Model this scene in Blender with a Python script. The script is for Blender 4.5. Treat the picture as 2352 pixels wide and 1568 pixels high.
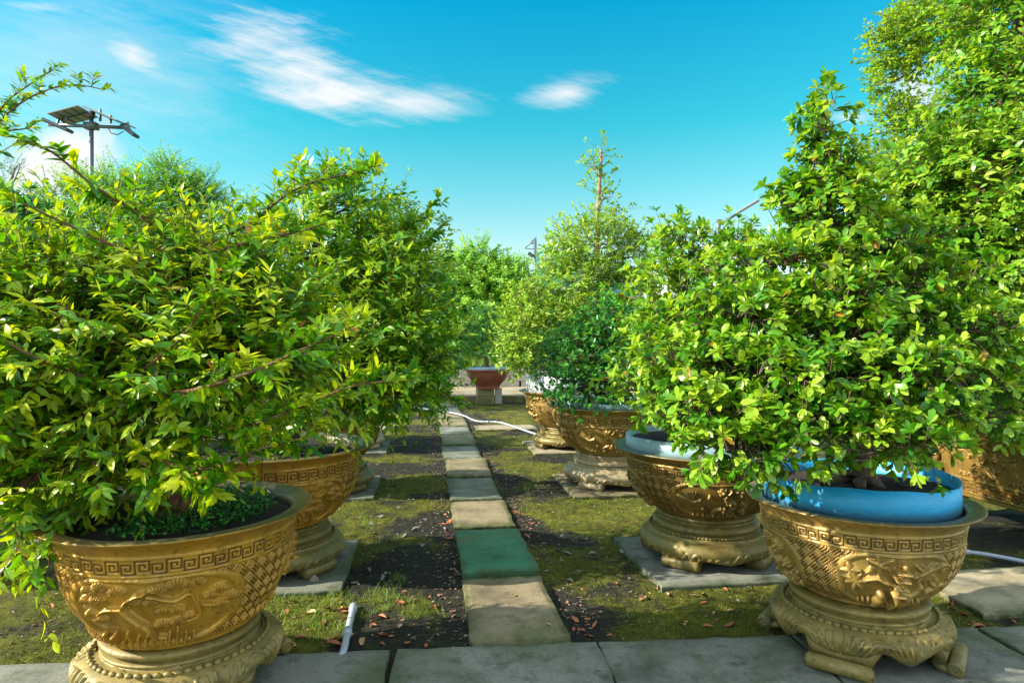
import bpy, math, random
import numpy as np
from mathutils import Vector, Matrix
C = bpy.context; D = bpy.data
for o in list(D.objects): D.objects.remove(o)
PI = math.pi
# ------------------------------------------------------------------ camera, sky, sun, exposure
FPX = 1490.0; EYE = 1.5
cam = D.cameras.new('camera'); camo = D.objects.new('camera', cam); C.scene.collection.objects.link(camo)
camo.location = (0, 0, EYE); camo.rotation_euler = (math.radians(90), 0, 0)
cam.sensor_width = 36; cam.lens = 36 * FPX / 2352; cam.clip_start = .05; cam.clip_end = 2500
C.scene.camera = camo
SUN_EL = math.radians(28); SUN_TRAVEL = math.radians(81)      # light travels towards this bearing (from +Y, clockwise)
sun_bearing = SUN_TRAVEL + PI
w = D.worlds.new('World'); C.scene.world = w; w.use_nodes = True
class NT:
    def __init__(s, nt): s.nt = nt; s.n = nt.nodes; s.l = nt.links
    def node(s, t, **k):
        n = s.n.new(t)
        for a, v in k.items():
            if a.startswith('i_'):
                key = a[2:]; key = int(key) if key.isdigit() else key.replace('_', ' ')
                s.put(n.inputs[key], v)
            else: setattr(n, a, v)
        return n
    def put(s, inp, v):
        if isinstance(v, bpy.types.NodeSocket): s.l.new(v, inp)
        else: inp.default_value = v
    def m(s, op, a, b=0.0, c=0.0, clamp=False):
        n = s.n.new('ShaderNodeMath'); n.operation = op; n.use_clamp = clamp
        s.put(n.inputs[0], a); s.put(n.inputs[1], b); s.put(n.inputs[2], c)
        return n.outputs[0]
    def mix(s, f, a, b, blend='MIX'):
        n = s.n.new('ShaderNodeMix'); n.data_type = 'RGBA'; n.blend_type = blend
        s.put(n.inputs['Factor'], f); s.put(n.inputs[6], a); s.put(n.inputs[7], b)
        return n.outputs[2]
    def noise(s, vec, scale, detail=4, rough=.55, dist=0.0):
        n = s.n.new('ShaderNodeTexNoise')
        if vec is not None: s.l.new(vec, n.inputs['Vector'])
        n.inputs['Scale'].default_value = scale; n.inputs['Detail'].default_value = detail
        n.inputs['Roughness'].default_value = rough; n.inputs['Distortion'].default_value = dist
        return n.outputs[0]
    def ramp(s, f, stops, interp='LINEAR'):
        n = s.n.new('ShaderNodeValToRGB'); n.color_ramp.interpolation = interp
        e = n.color_ramp.elements
        while len(e) > 1: e.remove(e[0])
        e[0].position = stops[0][0]; e[0].color = col4(stops[0][1])
        for p, c in stops[1:]:
            k = e.new(p); k.color = col4(c)
        s.l.new(f, n.inputs[0]); return n.outputs[0]
def col4(c):
    if isinstance(c, (int, float)): return (c, c, c, 1)
    return (c[0], c[1], c[2], 1)
W = NT(w.node_tree); W.n.clear()
sky = W.node('ShaderNodeTexSky', sky_type='NISHITA', sun_disc=False, sun_elevation=SUN_EL, sun_rotation=sun_bearing,
             altitude=0, air_density=1.0, dust_density=.35, ozone_density=2.2)
tc = W.node('ShaderNodeTexCoord')
sep = W.node('ShaderNodeSeparateXYZ', i_0=tc.outputs['Generated'])
dx, dy, dz = sep.outputs
ay = W.m('MAXIMUM', W.m('ABSOLUTE', dy), .05)
U = W.m('DIVIDE', dx, ay); V = W.m('DIVIDE', dz, ay)
comb = W.node('ShaderNodeCombineXYZ', i_0=U, i_1=V, i_2=W.m('MULTIPLY', dy, .5))
stretch = W.node('ShaderNodeVectorMath', operation='MULTIPLY', i_0=comb.outputs[0]); stretch.inputs[1].default_value = (1.6, 6.5, 1)
rotv = W.node('ShaderNodeVectorRotate', rotation_type='Z_AXIS', i_0=comb.outputs[0]); rotv.inputs['Angle'].default_value = .32
stretch2 = W.node('ShaderNodeVectorMath', operation='MULTIPLY', i_0=rotv.outputs[0]); stretch2.inputs[1].default_value = (1.5, 13, 1)
n1 = W.noise(stretch.outputs[0], 3.2, 10, .66, .5); n2 = W.noise(stretch2.outputs[0], 3.4, 10, .68)
n3 = W.noise(comb.outputs[0], 11, 6, .6)
def cloud(px, py, a, b, rot, wis=1.0, puff=0.0, gain=1.0):
    u0 = (px - 1176) / FPX; v0 = (784 - py) / FPX; a /= FPX; b /= FPX
    du = W.m('SUBTRACT', U, u0); dv = W.m('SUBTRACT', V, v0)
    c, s_ = math.cos(rot), math.sin(rot)
    x = W.m('ADD', W.m('MULTIPLY', du, c / a), W.m('MULTIPLY', dv, s_ / a))
    y = W.m('ADD', W.m('MULTIPLY', du, -s_ / b), W.m('MULTIPLY', dv, c / b))
    d = W.m('SQRT', W.m('ADD', W.m('MULTIPLY', x, x), W.m('MULTIPLY', y, y)))
    nn = W.m('ADD', W.m('MULTIPLY', W.m('SUBTRACT', n1, .5), 2.6 * wis), W.m('MULTIPLY', W.m('SUBTRACT', n2, .5), 2.6 * wis))
    nn = W.m('ADD', nn, W.m('MULTIPLY', W.m('SUBTRACT', n3, .5), 2.4 * puff))
    t = W.m('SUBTRACT', W.m('ADD', 1.0, nn), d)
    n = W.node('ShaderNodeMapRange', interpolation_type='SMOOTHSTEP', i_Value=t)
    n.inputs['From Min'].default_value = -.30; n.inputs['From Max'].default_value = 1.25 - .85 * puff; n.inputs['To Max'].default_value = gain
    return n.outputs[0]
CL = [cloud(150, 160, 520, 230, -.1, .5, 0, .36), cloud(560, 95, 170, 60, .0, .9, 0, .75), cloud(680, 165, 190, 70, -.35, .7, 0, 1), cloud(780, 212, 240, 56, -.12, .7, 0, 1),
      cloud(940, 232, 150, 40, -.05, .6, 0, .95), cloud(310, 132, 90, 36, -.45, .7, 0, .85), cloud(1298, 216, 92, 36, .10, .6, 0, .9),
      cloud(170, 345, 120, 90, 0, .1, .7, 1), cloud(100, 400, 180, 100, 0, .2, .6, 1), cloud(30, 470, 160, 80, 0, .3, .4, .8),
      cloud(1960, 268, 70, 16, 0, .8, 0, .6), cloud(2110, 215, 90, 80, .3, .5, .3, .8), cloud(990, 592, 40, 22, 0, .2, .6, 1),
      cloud(90, 18, 130, 16, -.1, .9, 0, .6), cloud(1620, 735, 420, 45, 0, .4, .4, .75), cloud(60, 600, 300, 60, 0, .3, .4, .7),
      cloud(-900, 300, 500, 120, .1, .9, 0, .8), cloud(3200, 350, 600, 100, -.1, .9, 0, .8)]
mask = CL[0]
for c_ in CL[1:]: mask = W.m('MAXIMUM', mask, c_)
mask = W.m('MULTIPLY', mask, W.m('GREATER_THAN', dz, 0.0))
tint = W.ramp(W.m('MAXIMUM', dz, 0.0), [(0.0, (.60, .70, .54)), (.14, (.66, .74, .58)), (.22, (.36, .76, .59)), (.31, (.107, .77, .61)), (.46, (.012, .71, .715)), (1, (.3, .75, .85))])
skyc = W.mix(1.0, sky.outputs[0], tint, 'MULTIPLY')
cl = W.mix(mask, skyc, (3.0, 3.05, 3.1, 1))
# unseen broken cloud added overhead and behind the camera to brighten the shade
nb_ = W.noise(tc.outputs['Generated'], 2.3, 7, .6)
behind = W.ramp(W.m('SUBTRACT', W.m('MULTIPLY', dz, .75), dy), [(.02, 0.0), (.30, 1.0)])
cover = W.m('MULTIPLY', W.m('MULTIPLY', W.ramp(nb_, [(.36, 0.0), (.56, 1.0)]), behind), W.m('GREATER_THAN', dz, 0.0))
cl = W.mix(cover, cl, (4.6, 5.3, 5.9, 1))
bg = W.node('ShaderNodeBackground', i_Color=cl, i_Strength=.14)
wo = W.node('ShaderNodeOutputWorld', i_Surface=bg.outputs[0])
w.cycles.sampling_method = 'MANUAL'; w.cycles.sample_map_resolution = 1024
sd = D.lights.new('sun', 'SUN'); so = D.objects.new('sun', sd); C.scene.collection.objects.link(so)
sd.energy = 5.0; sd.angle = math.radians(.55); sd.color = (1.0, .93, .80)
ldir = Vector((math.sin(SUN_TRAVEL) * math.cos(SUN_EL), math.cos(SUN_TRAVEL) * math.cos(SUN_EL), -math.sin(SUN_EL)))
so.rotation_euler = ldir.to_track_quat('-Z', 'Y').to_euler(); so.location = (-20, -10, 20)
sc = C.scene
sc.view_settings.view_transform = 'Standard'; sc.view_settings.look = 'None'
sc.view_settings.exposure = 1.25; sc.view_settings.gamma = 1
sc.render.engine = 'CYCLES'
sc.cycles.max_bounces = 7; sc.cycles.transmission_bounces = 5; sc.cycles.diffuse_bounces = 4; sc.cycles.glossy_bounces = 3

# ------------------------------------------------------------------ helpers
def gp(px, py, z=0.0):
    "photo pixel (2352 wide) on the horizontal plane z"
    Y = FPX * (EYE - z) / (py - 784.0)
    return np.array([(px - 1176) / FPX * Y, Y, z])
def wp(px, py, Y):
    return np.array([(px - 1176) / FPX * Y, Y, EYE + (784 - py) / FPX * Y])
GA = math.atan(.1315)          # the garden grid is turned by this angle
def tag(o, label=None, cat=None, group=None, kind=None):
    if label: o['label'] = label
    if cat: o['category'] = cat
    if group: o['group'] = group
    if kind: o['kind'] = kind
    return o
def empty(name, loc=(0, 0, 0), rz=0.0):
    o = D.objects.new(name, None); C.scene.collection.objects.link(o)
    o.location = loc; o.rotation_euler = (0, 0, rz); o.empty_display_size = .2
    return o
def mesh_arrays(name, V, faces, mat=None, parent=None, smooth=True, attrs=None, matidx=None, mats=None, loc=None, rz=0.0):
    V = np.asarray(V, np.float32); me = D.meshes.new(name)
    faces = [np.asarray(f, np.int32) for f in faces if len(f)]
    me.vertices.add(len(V)); me.vertices.foreach_set('co', V.ravel())
    nl = sum(f.size for f in faces); npoly = sum(len(f) for f in faces)
    me.loops.add(nl); me.polygons.add(npoly)
    me.loops.foreach_set('vertex_index', np.concatenate([f.ravel() for f in faces]))
    ls = []; st = 0
    for f in faces:
        k = f.shape[1]; ls.append(st + np.arange(len(f)) * k); st += f.size
    me.polygons.foreach_set('loop_start', np.concatenate(ls).astype(np.int32))
    if smooth is not None: me.polygons.foreach_set('use_smooth', np.full(npoly, bool(smooth)))
    for m_ in (mats or ([mat] if mat else [])): me.materials.append(m_)
    if matidx is not None: me.polygons.foreach_set('material_index', np.asarray(matidx, np.int32))
    if attrs:
        for k, a in attrs.items():
            at = me.attributes.new(k, 'FLOAT', 'POINT'); at.data.foreach_set('value', np.asarray(a, np.float32))
    me.update(calc_edges=True); me.validate()
    o = D.objects.new(name, me); C.scene.collection.objects.link(o)
    if parent: o.parent = parent
    if loc is not None: o.location = loc
    o.rotation_euler = (0, 0, rz)
    return o
class MB:
    "collects simple shapes into one mesh"
    def __init__(s): s.V = []; s.Q = []; s.T = []; s.n = 0
    def add(s, V, Q=(), T=()):
        V = np.asarray(V, float)
        if len(Q): s.Q.append(np.asarray(Q) + s.n)
        if len(T): s.T.append(np.asarray(T) + s.n)
        s.V.append(V); s.n += len(V)
    def box(s, c, size, rz=0.0, bev=0.0, jit=0.0, rng=None, tilt=None):
        sx, sy, sz = [v / 2 for v in size]; b = min(bev, sx * .9, sy * .9, sz * .9)
        if b <= 0:
            V = np.array([(x, y, z) for z in (-sz, sz) for x, y in ((-sx, -sy), (sx, -sy), (sx, sy), (-sx, sy))])
            Q = [(0, 3, 2, 1), (4, 5, 6, 7), (0, 1, 5, 4), (1, 2, 6, 5), (2, 3, 7, 6), (3, 0, 4, 7)]
        else:
            rings = [(-sz, b), (-sz + b, 0), (sz - b, 0), (sz, b)]; V = []; Q = []
            for z, ins in rings:
                V += [(-sx + ins, -sy + b * .6 + ins * .4, z), (-sx + b * .6 + ins * .4, -sy + ins, z), (sx - b * .6 - ins * .4, -sy + ins, z), (sx - ins, -sy + b * .6 + ins * .4, z),
                      (sx - ins, sy - b * .6 - ins * .4, z), (sx - b * .6 - ins * .4, sy - ins, z), (-sx + b * .6 + ins * .4, sy - ins, z), (-sx + ins, sy - b * .6 - ins * .4, z)]
            V = np.array(V)
            for r in range(3):
                for k in range(8):
                    k2 = (k + 1) % 8; Q.append((r * 8 + k, r * 8 + k2, r * 8 + 8 + k2, r * 8 + 8 + k))
            for r, flip in ((0, 1), (24, 0)):
                q = [(r + 0, r + 1, r + 2, r + 3), (r + 0, r + 3, r + 4, r + 7), (r + 4, r + 5, r + 6, r + 7)]
                Q += [t[::-1] for t in q] if flip else q
        if jit and rng is not None: V = V + rng.normal(0, jit, V.shape)
        if tilt is not None: V = V @ np.array(Matrix.Rotation(tilt[0], 3, 'X') @ Matrix.Rotation(tilt[1], 3, 'Y')).T
        cr, sr = math.cos(rz), math.sin(rz)
        V = V @ np.array([[cr, sr, 0], [-sr, cr, 0], [0, 0, 1]]) + np.array(c)
        s.add(V, Q)
    def tube(s, P, R, k=8, cap=True):
        P = np.asarray(P, float); n = len(P); R = np.full(n, R) if np.isscalar(R) else np.asarray(R, float)
        T = np.gradient(P, axis=0); T /= np.linalg.norm(T, axis=1)[:, None] + 1e-9
        a = np.cross(T[0], (0, 0, 1.)); 
        if np.linalg.norm(a) < .1: a = np.cross(T[0], (1., 0, 0))
        rings = []
        for i in range(n):
            a = a - T[i] * a.dot(T[i]); a /= np.linalg.norm(a); b = np.cross(T[i], a)
            th = np.arange(k) * 2 * PI / k
            rings.append(P[i] + R[i] * (np.cos(th)[:, None] * a + np.sin(th)[:, None] * b))
        Vv = np.concatenate(rings); Q = []
        for i in range(n - 1):
            for j in range(k):
                j2 = (j + 1) % k; Q.append((i * k + j, i * k + j2, (i + 1) * k + j2, (i + 1) * k + j))
        T3 = []
        if cap:
            m0 = len(Vv); Vv = np.vstack([Vv, P[0], P[-1]])
            for j in range(k):
                j2 = (j + 1) % k; T3 += [(m0, j2, j), (m0 + 1, (n - 1) * k + j, (n - 1) * k + j2)]
        s.add(Vv, Q, T3)
    def lathe(s, prof, k=64, c=(0, 0, 0), closed=False):
        prof = np.asarray(prof, float); n = len(prof); th = np.arange(k) * 2 * PI / k
        Vv = np.stack([prof[:, 0][:, None] * np.cos(th), prof[:, 0][:, None] * np.sin(th), np.repeat(prof[:, 1][:, None], k, 1)], -1).reshape(-1, 3) + np.array(c)
        Q = []
        for i in range(n if closed else n - 1):
            i2 = (i + 1) % n
            for j in range(k):
                j2 = (j + 1) % k; Q.append((i * k + j, i * k + j2, i2 * k + j2, i2 * k + j))
        s.add(Vv, Q)
    def ell(s, c, r, nu=10, nv=6, rz=0.0):
        V = []; Q = []
        for i in range(nv + 1):
            ph = -PI / 2 + PI * i / nv
            for j in range(nu):
                t = 2 * PI * j / nu; V.append((r[0] * math.cos(ph) * math.cos(t), r[1] * math.cos(ph) * math.sin(t), r[2] * math.sin(ph)))
        for i in range(nv):
            for j in range(nu):
                j2 = (j + 1) % nu; Q.append((i * nu + j, i * nu + j2, (i + 1) * nu + j2, (i + 1) * nu + j))
        cr, sr = math.cos(rz), math.sin(rz)
        s.add(np.array(V) @ np.array([[cr, sr, 0], [-sr, cr, 0], [0, 0, 1]]) + np.array(c), Q)
    def build(s, name, mat, parent=None, smooth=False, loc=None, rz=0.0):
        F = []
        if s.Q: F.append(np.concatenate(s.Q))
        if s.T: F.append(np.concatenate(s.T))
        return mesh_arrays(name, np.concatenate(s.V), F, mat, parent, smooth, loc=loc, rz=rz)
def smooth_path(pts, n=6):
    P = np.asarray(pts, float); out = []
    Q = np.vstack([2 * P[0] - P[1], P, 2 * P[-1] - P[-2]])
    for i in range(1, len(Q) - 2):
        for t in np.arange(n) / n:
            a, b, c, d = Q[i - 1], Q[i], Q[i + 1], Q[i + 2]
            out.append(.5 * ((2 * b) + (-a + c) * t + (2 * a - 5 * b + 4 * c - d) * t * t + (-a + 3 * b - 3 * c + d) * t ** 3))
    out.append(P[-1]); return np.array(out)
def vnoise(x, y, seed=0):
    "2-D value noise, -1..1"
    xi = np.floor(x).astype(np.int64); yi = np.floor(y).astype(np.int64); fx = x - xi; fy = y - yi
    fx = fx * fx * (3 - 2 * fx); fy = fy * fy * (3 - 2 * fy)
    def h(a, b):
        n = (a * 374761393 + b * 668265263 + seed * 1442695041) & 0x7fffffff
        n = ((n ^ (n >> 13)) * 1274126177) & 0x7fffffff
        return ((n ^ (n >> 16)) & 0xffff) / 32767.5 - 1
    return (h(xi, yi) * (1 - fx) + h(xi + 1, yi) * fx) * (1 - fy) + (h(xi, yi + 1) * (1 - fx) + h(xi + 1, yi + 1) * fx) * fy
def fbm(x, y, seed=0, octs=4):
    s_ = 0; a = 1; t = 0
    for k in range(octs): s_ = s_ + a * vnoise(x * 2 ** k, y * 2 ** k, seed + k); t += a; a *= .5
    return s_ / t
def unit(v): return v / (np.linalg.norm(v, axis=-1, keepdims=True) + 1e-9)

# ------------------------------------------------------------------ materials
def new_mat(name):
    m_ = D.materials.new(name); m_.use_nodes = True; N = NT(m_.node_tree); N.n.clear()
    out = N.node('ShaderNodeOutputMaterial'); return m_, N, out
def obj_vec(N): return N.node('ShaderNodeTexCoord').outputs['Object']
def bump(N, h, strength, dist=.01):
    b = N.node('ShaderNodeBump', i_Strength=strength, i_Distance=dist, i_Height=h); return b.outputs[0]
def plain(name, col, rough=.6, metal=0.0, nscale=20, var=.25, bmp=.15, spec=.5):
    m_, N, out = new_mat(name); v = obj_vec(N)
    n = N.noise(v, nscale, 5); f = N.ramp(n, [(.3, [c * (1 - var) for c in col]), (.7, [min(1, c * (1 + var)) for c in col])])
    p = N.node('ShaderNodeBsdfPrincipled', i_Base_Color=f, i_Roughness=rough, i_Metallic=metal, i_Normal=bump(N, n, bmp))
    p.inputs['Specular IOR Level'].default_value = spec
    N.put(out.inputs[0], p.outputs[0]); return m_
def leaf_mat(name, dark, mid, light, old=(.35, .16, .02), rough=.36, trans=.38):
    "tone: 0 old dark leaf .. 1 young pale leaf"
    m_, N, out = new_mat(name)
    a = N.node('ShaderNodeAttribute', attribute_name='tone').outputs['Fac']
    v = obj_vec(N); n = N.noise(v, 60, 2)
    c = N.ramp(a, [(0, dark), (.45, mid), (.85, light), (.975, light), (.985, old), (1, old)])
    c = N.mix(1.0, c, N.ramp(n, [(.25, .75), (.75, 1.25)]), 'MULTIPLY')
    p = N.node('ShaderNodeBsdfPrincipled', i_Base_Color=c, i_Roughness=rough)
    p.inputs['Specular IOR Level'].default_value = .45
    tcol = N.mix(1.0, c, (1.5, 1.35, .45, 1), 'MULTIPLY')
    t = N.node('ShaderNodeBsdfTranslucent', i_Color=tcol)
    mx = N.node('ShaderNodeMixShader', i_0=trans); N.put(mx.inputs[1], p.outputs[0]); N.put(mx.inputs[2], t.outputs[0])
    N.put(out.inputs[0], mx.outputs[0]); return m_
def gold_mat(name, base, dark, green, metal=.25, rough=.48, gfac=.5, rim=(.10, .105, .055)):
    m_, N, out = new_mat(name); v = obj_vec(N)
    n = N.noise(v, 4.5, 7, .65); n2 = N.noise(v, 38, 4, .6); n3 = N.noise(v, 2.1, 5, .6, .6)
    c = N.ramp(n, [(.28, [x * .55 for x in base]), (.5, base), (.75, [min(1, x * 1.28) for x in base])])
    spots = N.ramp(n2, [(.57, 0.0), (.70, .7)]); c = N.mix(spots, c, col4(dark))
    ms = N.node('ShaderNodeMapping', i_0=v); ms.inputs['Scale'].default_value = (13, 13, 2.2)
    n7 = N.noise(ms.outputs[0], 1.0, 7, .7, .4); c = N.mix(N.ramp(n7, [(.50, 0.0), (.66, .55)]), c, col4([x * .42 for x in base]))
    n8 = N.noise(v, 16, 8, .75, .5); c = N.mix(N.ramp(n8, [(.60, 0.0), (.70, .45)]), c, col4([min(1, x * 1.5 + .04) for x in base]))
    gm = N.ramp(n3, [(.5, 0.0), (.72, gfac)]); c = N.mix(gm, c, col4(green))
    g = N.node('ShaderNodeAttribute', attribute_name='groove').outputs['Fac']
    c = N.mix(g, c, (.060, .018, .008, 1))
    rd = N.node('ShaderNodeAttribute', attribute_name='rimtone').outputs['Fac']
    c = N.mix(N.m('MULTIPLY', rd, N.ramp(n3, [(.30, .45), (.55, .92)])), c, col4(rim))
    hgt = N.m('ADD', N.m('MULTIPLY', n2, .5), N.noise(v, 150, 2))
    p = N.node('ShaderNodeBsdfPrincipled', i_Base_Color=c, i_Metallic=metal, i_Normal=bump(N, hgt, .22, .004))
    N.put(p.inputs['Roughness'], N.ramp(n2, [(.3, rough - .1), (.7, rough + .15)]))
    N.put(out.inputs[0], p.outputs[0]); return m_
def concrete_mat(name, base, moss=(.055, .085, .015), mfac=.5, stain=.5, scale=1.0):
    m_, N, out = new_mat(name)
    v = N.node('ShaderNodeNewGeometry').outputs['Position']
    n = N.noise(v, 2.2 * scale, 8, .65); n2 = N.noise(v, 60, 4, .7); n3 = N.noise(v, 1.4 * scale, 7, .7, .8); n4 = N.noise(v, 7, 8, .7)
    c = N.ramp(n, [(.3, [x * (1 - stain * .55) for x in base]), (.52, base), (.72, [min(1, x * 1.18) for x in base])])
    c = N.mix(1.0, c, N.ramp(n2, [(.3, .80), (.7, 1.14)]), 'MULTIPLY')
    c = N.mix(N.ramp(n4, [(.52, 0.0), (.66, .7 * stain)]), c, col4([x * .30 for x in base]))
    n5 = N.noise(v, 13, 9, .75); c = N.mix(N.ramp(n5, [(.60, 0.0), (.68, .5)]), c, col4([min(1, x * 1.5) for x in base]))
    sp = N.noise(v, 170, 2, .5); c = N.mix(N.ramp(sp, [(.64, 0.0), (.70, .6)]), c, col4([x * .25 for x in base]))
    c = N.mix(N.ramp(n3, [(.48, 0.0), (.62, mfac)]), c, col4(moss))
    e = N.node('ShaderNodeAttribute', attribute_name='edge').outputs['Fac']
    c = N.mix(N.m('MULTIPLY', e, N.ramp(n4, [(.35, .25), (.6, 1.0)])), c, col4([x * .7 for x in moss]))
    h = N.m('ADD', N.m('MULTIPLY', n4, 1.2), N.m('MULTIPLY', n2, .35))
    p = N.node('ShaderNodeBsdfPrincipled', i_Base_Color=c, i_Roughness=.82, i_Normal=bump(N, h, .5, .006))
    p.inputs['Specular IOR Level'].default_value = .3
    N.put(out.inputs[0], p.outputs[0]); return m_
def bark_mat(name, base=(.16, .095, .055)):
    m_, N, out = new_mat(name); v = obj_vec(N)
    mp = N.node('ShaderNodeMapping', i_0=v); mp.inputs['Scale'].default_value = (1, 1, .3)
    n = N.noise(mp.outputs[0], 30, 8, .7, 1.0); n2 = N.noise(v, 6, 4)
    c = N.ramp(n, [(.3, [x * .35 for x in base]), (.6, base), (.8, [min(1, x * 1.8) for x in base])])
    c = N.mix(N.ramp(n2, [(.5, 0.0), (.7, .5)]), c, (.20, .19, .15, 1))
    p = N.node('ShaderNodeBsdfPrincipled', i_Base_Color=c, i_Roughness=.85, i_Normal=bump(N, n, .8, .02))
    N.put(out.inputs[0], p.outputs[0]); return m_
M = {}
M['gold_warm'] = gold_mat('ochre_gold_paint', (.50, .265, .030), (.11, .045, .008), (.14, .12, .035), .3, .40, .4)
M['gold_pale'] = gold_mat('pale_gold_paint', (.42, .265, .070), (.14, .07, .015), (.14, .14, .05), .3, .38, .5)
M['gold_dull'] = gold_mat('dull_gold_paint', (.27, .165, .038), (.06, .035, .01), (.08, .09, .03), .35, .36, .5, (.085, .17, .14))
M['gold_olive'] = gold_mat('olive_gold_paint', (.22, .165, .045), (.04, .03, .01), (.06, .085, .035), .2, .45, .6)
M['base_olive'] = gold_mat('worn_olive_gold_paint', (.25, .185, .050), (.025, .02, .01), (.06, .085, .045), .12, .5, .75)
M['base_pale'] = gold_mat('worn_cream_paint', (.40, .31, .17), (.15, .10, .05), (.17, .16, .08), .0, .55, .35)
M['conc'] = concrete_mat('weathered_concrete', (.26, .205, .12), mfac=.6, stain=.95)
M['conc_grey'] = concrete_mat('damp_grey_concrete', (.20, .20, .165), mfac=.6, stain=1.1)
M['conc_green'] = concrete_mat('algae_green_concrete', (.05, .20, .10), moss=(.10, .13, .06), mfac=.65, stain=.9)
M['conc_pale'] = concrete_mat('pale_concrete', (.36, .29, .19), mfac=.35, stain=.7)
M['block'] = concrete_mat('grey_block', (.27, .25, .20), mfac=.15, stain=.4)
M['block_moss'] = concrete_mat('mossy_kerb_block', (.19, .15, .07), mfac=.7, stain=.7)
M['soil'] = plain('dark_potting_soil', (.022, .014, .009), .95, nscale=45, var=.7, bmp=1.0)
def scuffed(name, col, rough):
    m_, N, out = new_mat(name); v = obj_vec(N); mp = N.node('ShaderNodeMapping', i_0=v); mp.inputs['Scale'].default_value = (1, 1, 3)
    n = N.noise(mp.outputs[0], 5, 8, .7, .5); n2 = N.noise(mp.outputs[0], 40, 5, .7); c = N.ramp(n, [(.3, [x * .8 for x in col]), (.7, [min(1, x * 1.15 + .01) for x in col])])
    c = N.mix(N.ramp(n2, [(.60, 0.0), (.72, .45)]), c, (.42, .46, .44, 1)); sz = N.node('ShaderNodeSeparateXYZ', i_0=v).outputs[2]
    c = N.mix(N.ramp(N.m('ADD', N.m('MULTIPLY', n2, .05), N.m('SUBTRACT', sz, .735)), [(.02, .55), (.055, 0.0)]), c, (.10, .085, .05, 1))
    p = N.node('ShaderNodeBsdfPrincipled', i_Base_Color=c, i_Normal=bump(N, n, .35, .01)); N.put(p.inputs['Roughness'], N.ramp(n2, [(.3, rough), (.7, rough + .25)])); N.put(out.inputs[0], p.outputs[0]); return m_
M['blue'] = scuffed('sky_blue_plastic', (.012, .37, .70), .30)
M['liner'] = plain('pale_blue_grey_plastic', (.24, .36, .39), .45, nscale=9, var=.18, bmp=.05)
M['white'] = plain('white_plastic', (.58, .62, .66), .4, nscale=5, var=.08, bmp=.02)
M['pipe'] = plain('white_pvc', (.36, .39, .45), .4, nscale=8, var=.1, bmp=.02)
M['terra'] = plain('red_brown_glaze', (.25, .075, .045), .38, nscale=7, var=.22, bmp=.05)
M['steel'] = plain('galvanised_steel', (.13, .15, .17), .45, .4, nscale=12, var=.2, bmp=.03)
M['darkmetal'] = plain('dark_grey_metal', (.055, .065, .08), .45, .3, nscale=12, var=.2, bmp=.03)
M['panel'] = plain('solar_panel_back', (.22, .23, .22), .5, nscale=12, var=.12, bmp=.03)
M['cell'] = plain('solar_cell', (.012, .018, .05), .15, nscale=12, var=.2, bmp=.0)
M['wire'] = plain('aluminium_wire', (.55, .56, .58), .4, .6, nscale=30, var=.2, bmp=.0)
M['bark'] = bark_mat('bonsai_bark'); M['bark_red'] = bark_mat('reddish_twig_bark', (.24, .10, .045)); M['bark_pale'] = bark_mat('pale_bark', (.36, .27, .16))
M['glass'] = plain('blue_glass', (.06, .24, .48), .12, nscale=3, var=.2, bmp=0)
M['teal'] = plain('teal_sign_paint', (.0, .24, .20), .4, nscale=3, var=.08, bmp=0)
M['wall'] = plain('pale_painted_wall', (.66, .68, .66), .7, nscale=3, var=.08, bmp=.05)
M['redpaint'] = plain('red_paint', (.5, .05, .03), .5, nscale=9, var=.1, bmp=0)
M['deadred'] = plain('fallen_red_leaf', (.34, .11, .045), .6, nscale=30, var=.35, bmp=.2)
M['deadtan'] = plain('fallen_tan_leaf', (.42, .25, .12), .6, nscale=30, var=.35, bmp=.2)
M['deadyel'] = plain('fallen_yellow_leaf', (.55, .36, .04), .55, nscale=30, var=.3, bmp=.2)
M['deadgrey'] = plain('fallen_grey_leaf', (.20, .19, .16), .6, nscale=30, var=.3, bmp=.2)
M['grass'] = leaf_mat('grass_blade', (.07, .14, .02), (.13, .24, .03), (.25, .36, .06), rough=.5)
M['moss'] = leaf_mat('moss_tuft', (.04, .055, .008), (.095, .115, .012), (.18, .20, .022), rough=.8, trans=.2)
M['leaf_L'] = leaf_mat('long_glossy_leaf', (.022, .13, .006), (.12, .32, .006), (.44, .52, .010))
M['leaf_L2'] = leaf_mat('mid_green_leaf', (.020, .13, .008), (.085, .29, .008), (.36, .50, .012))
M['leaf_R'] = leaf_mat('broad_glossy_leaf', (.018, .12, .008), (.090, .275, .010), (.34, .49, .03), rough=.30)
M['leaf_D'] = leaf_mat('dark_glossy_leaf', (.010, .10, .020), (.030, .21, .03), (.13, .40, .05), rough=.33)
M['leaf_Y'] = leaf_mat('yellow_green_leaf', (.06, .19, .015), (.19, .39, .025), (.40, .54, .05))
M['leaf_F'] = leaf_mat('feathery_leaf', (.06, .22, .03), (.17, .42, .04), (.36, .60, .07), rough=.5)
M['leaf_B'] = leaf_mat('big_tree_leaf', (.028, .13, .008), (.105, .30, .012), (.32, .46, .03))
M['leaf_T'] = leaf_mat('small_bright_leaf', (.05, .17, .010), (.17, .36, .015), (.38, .50, .03))
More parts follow.
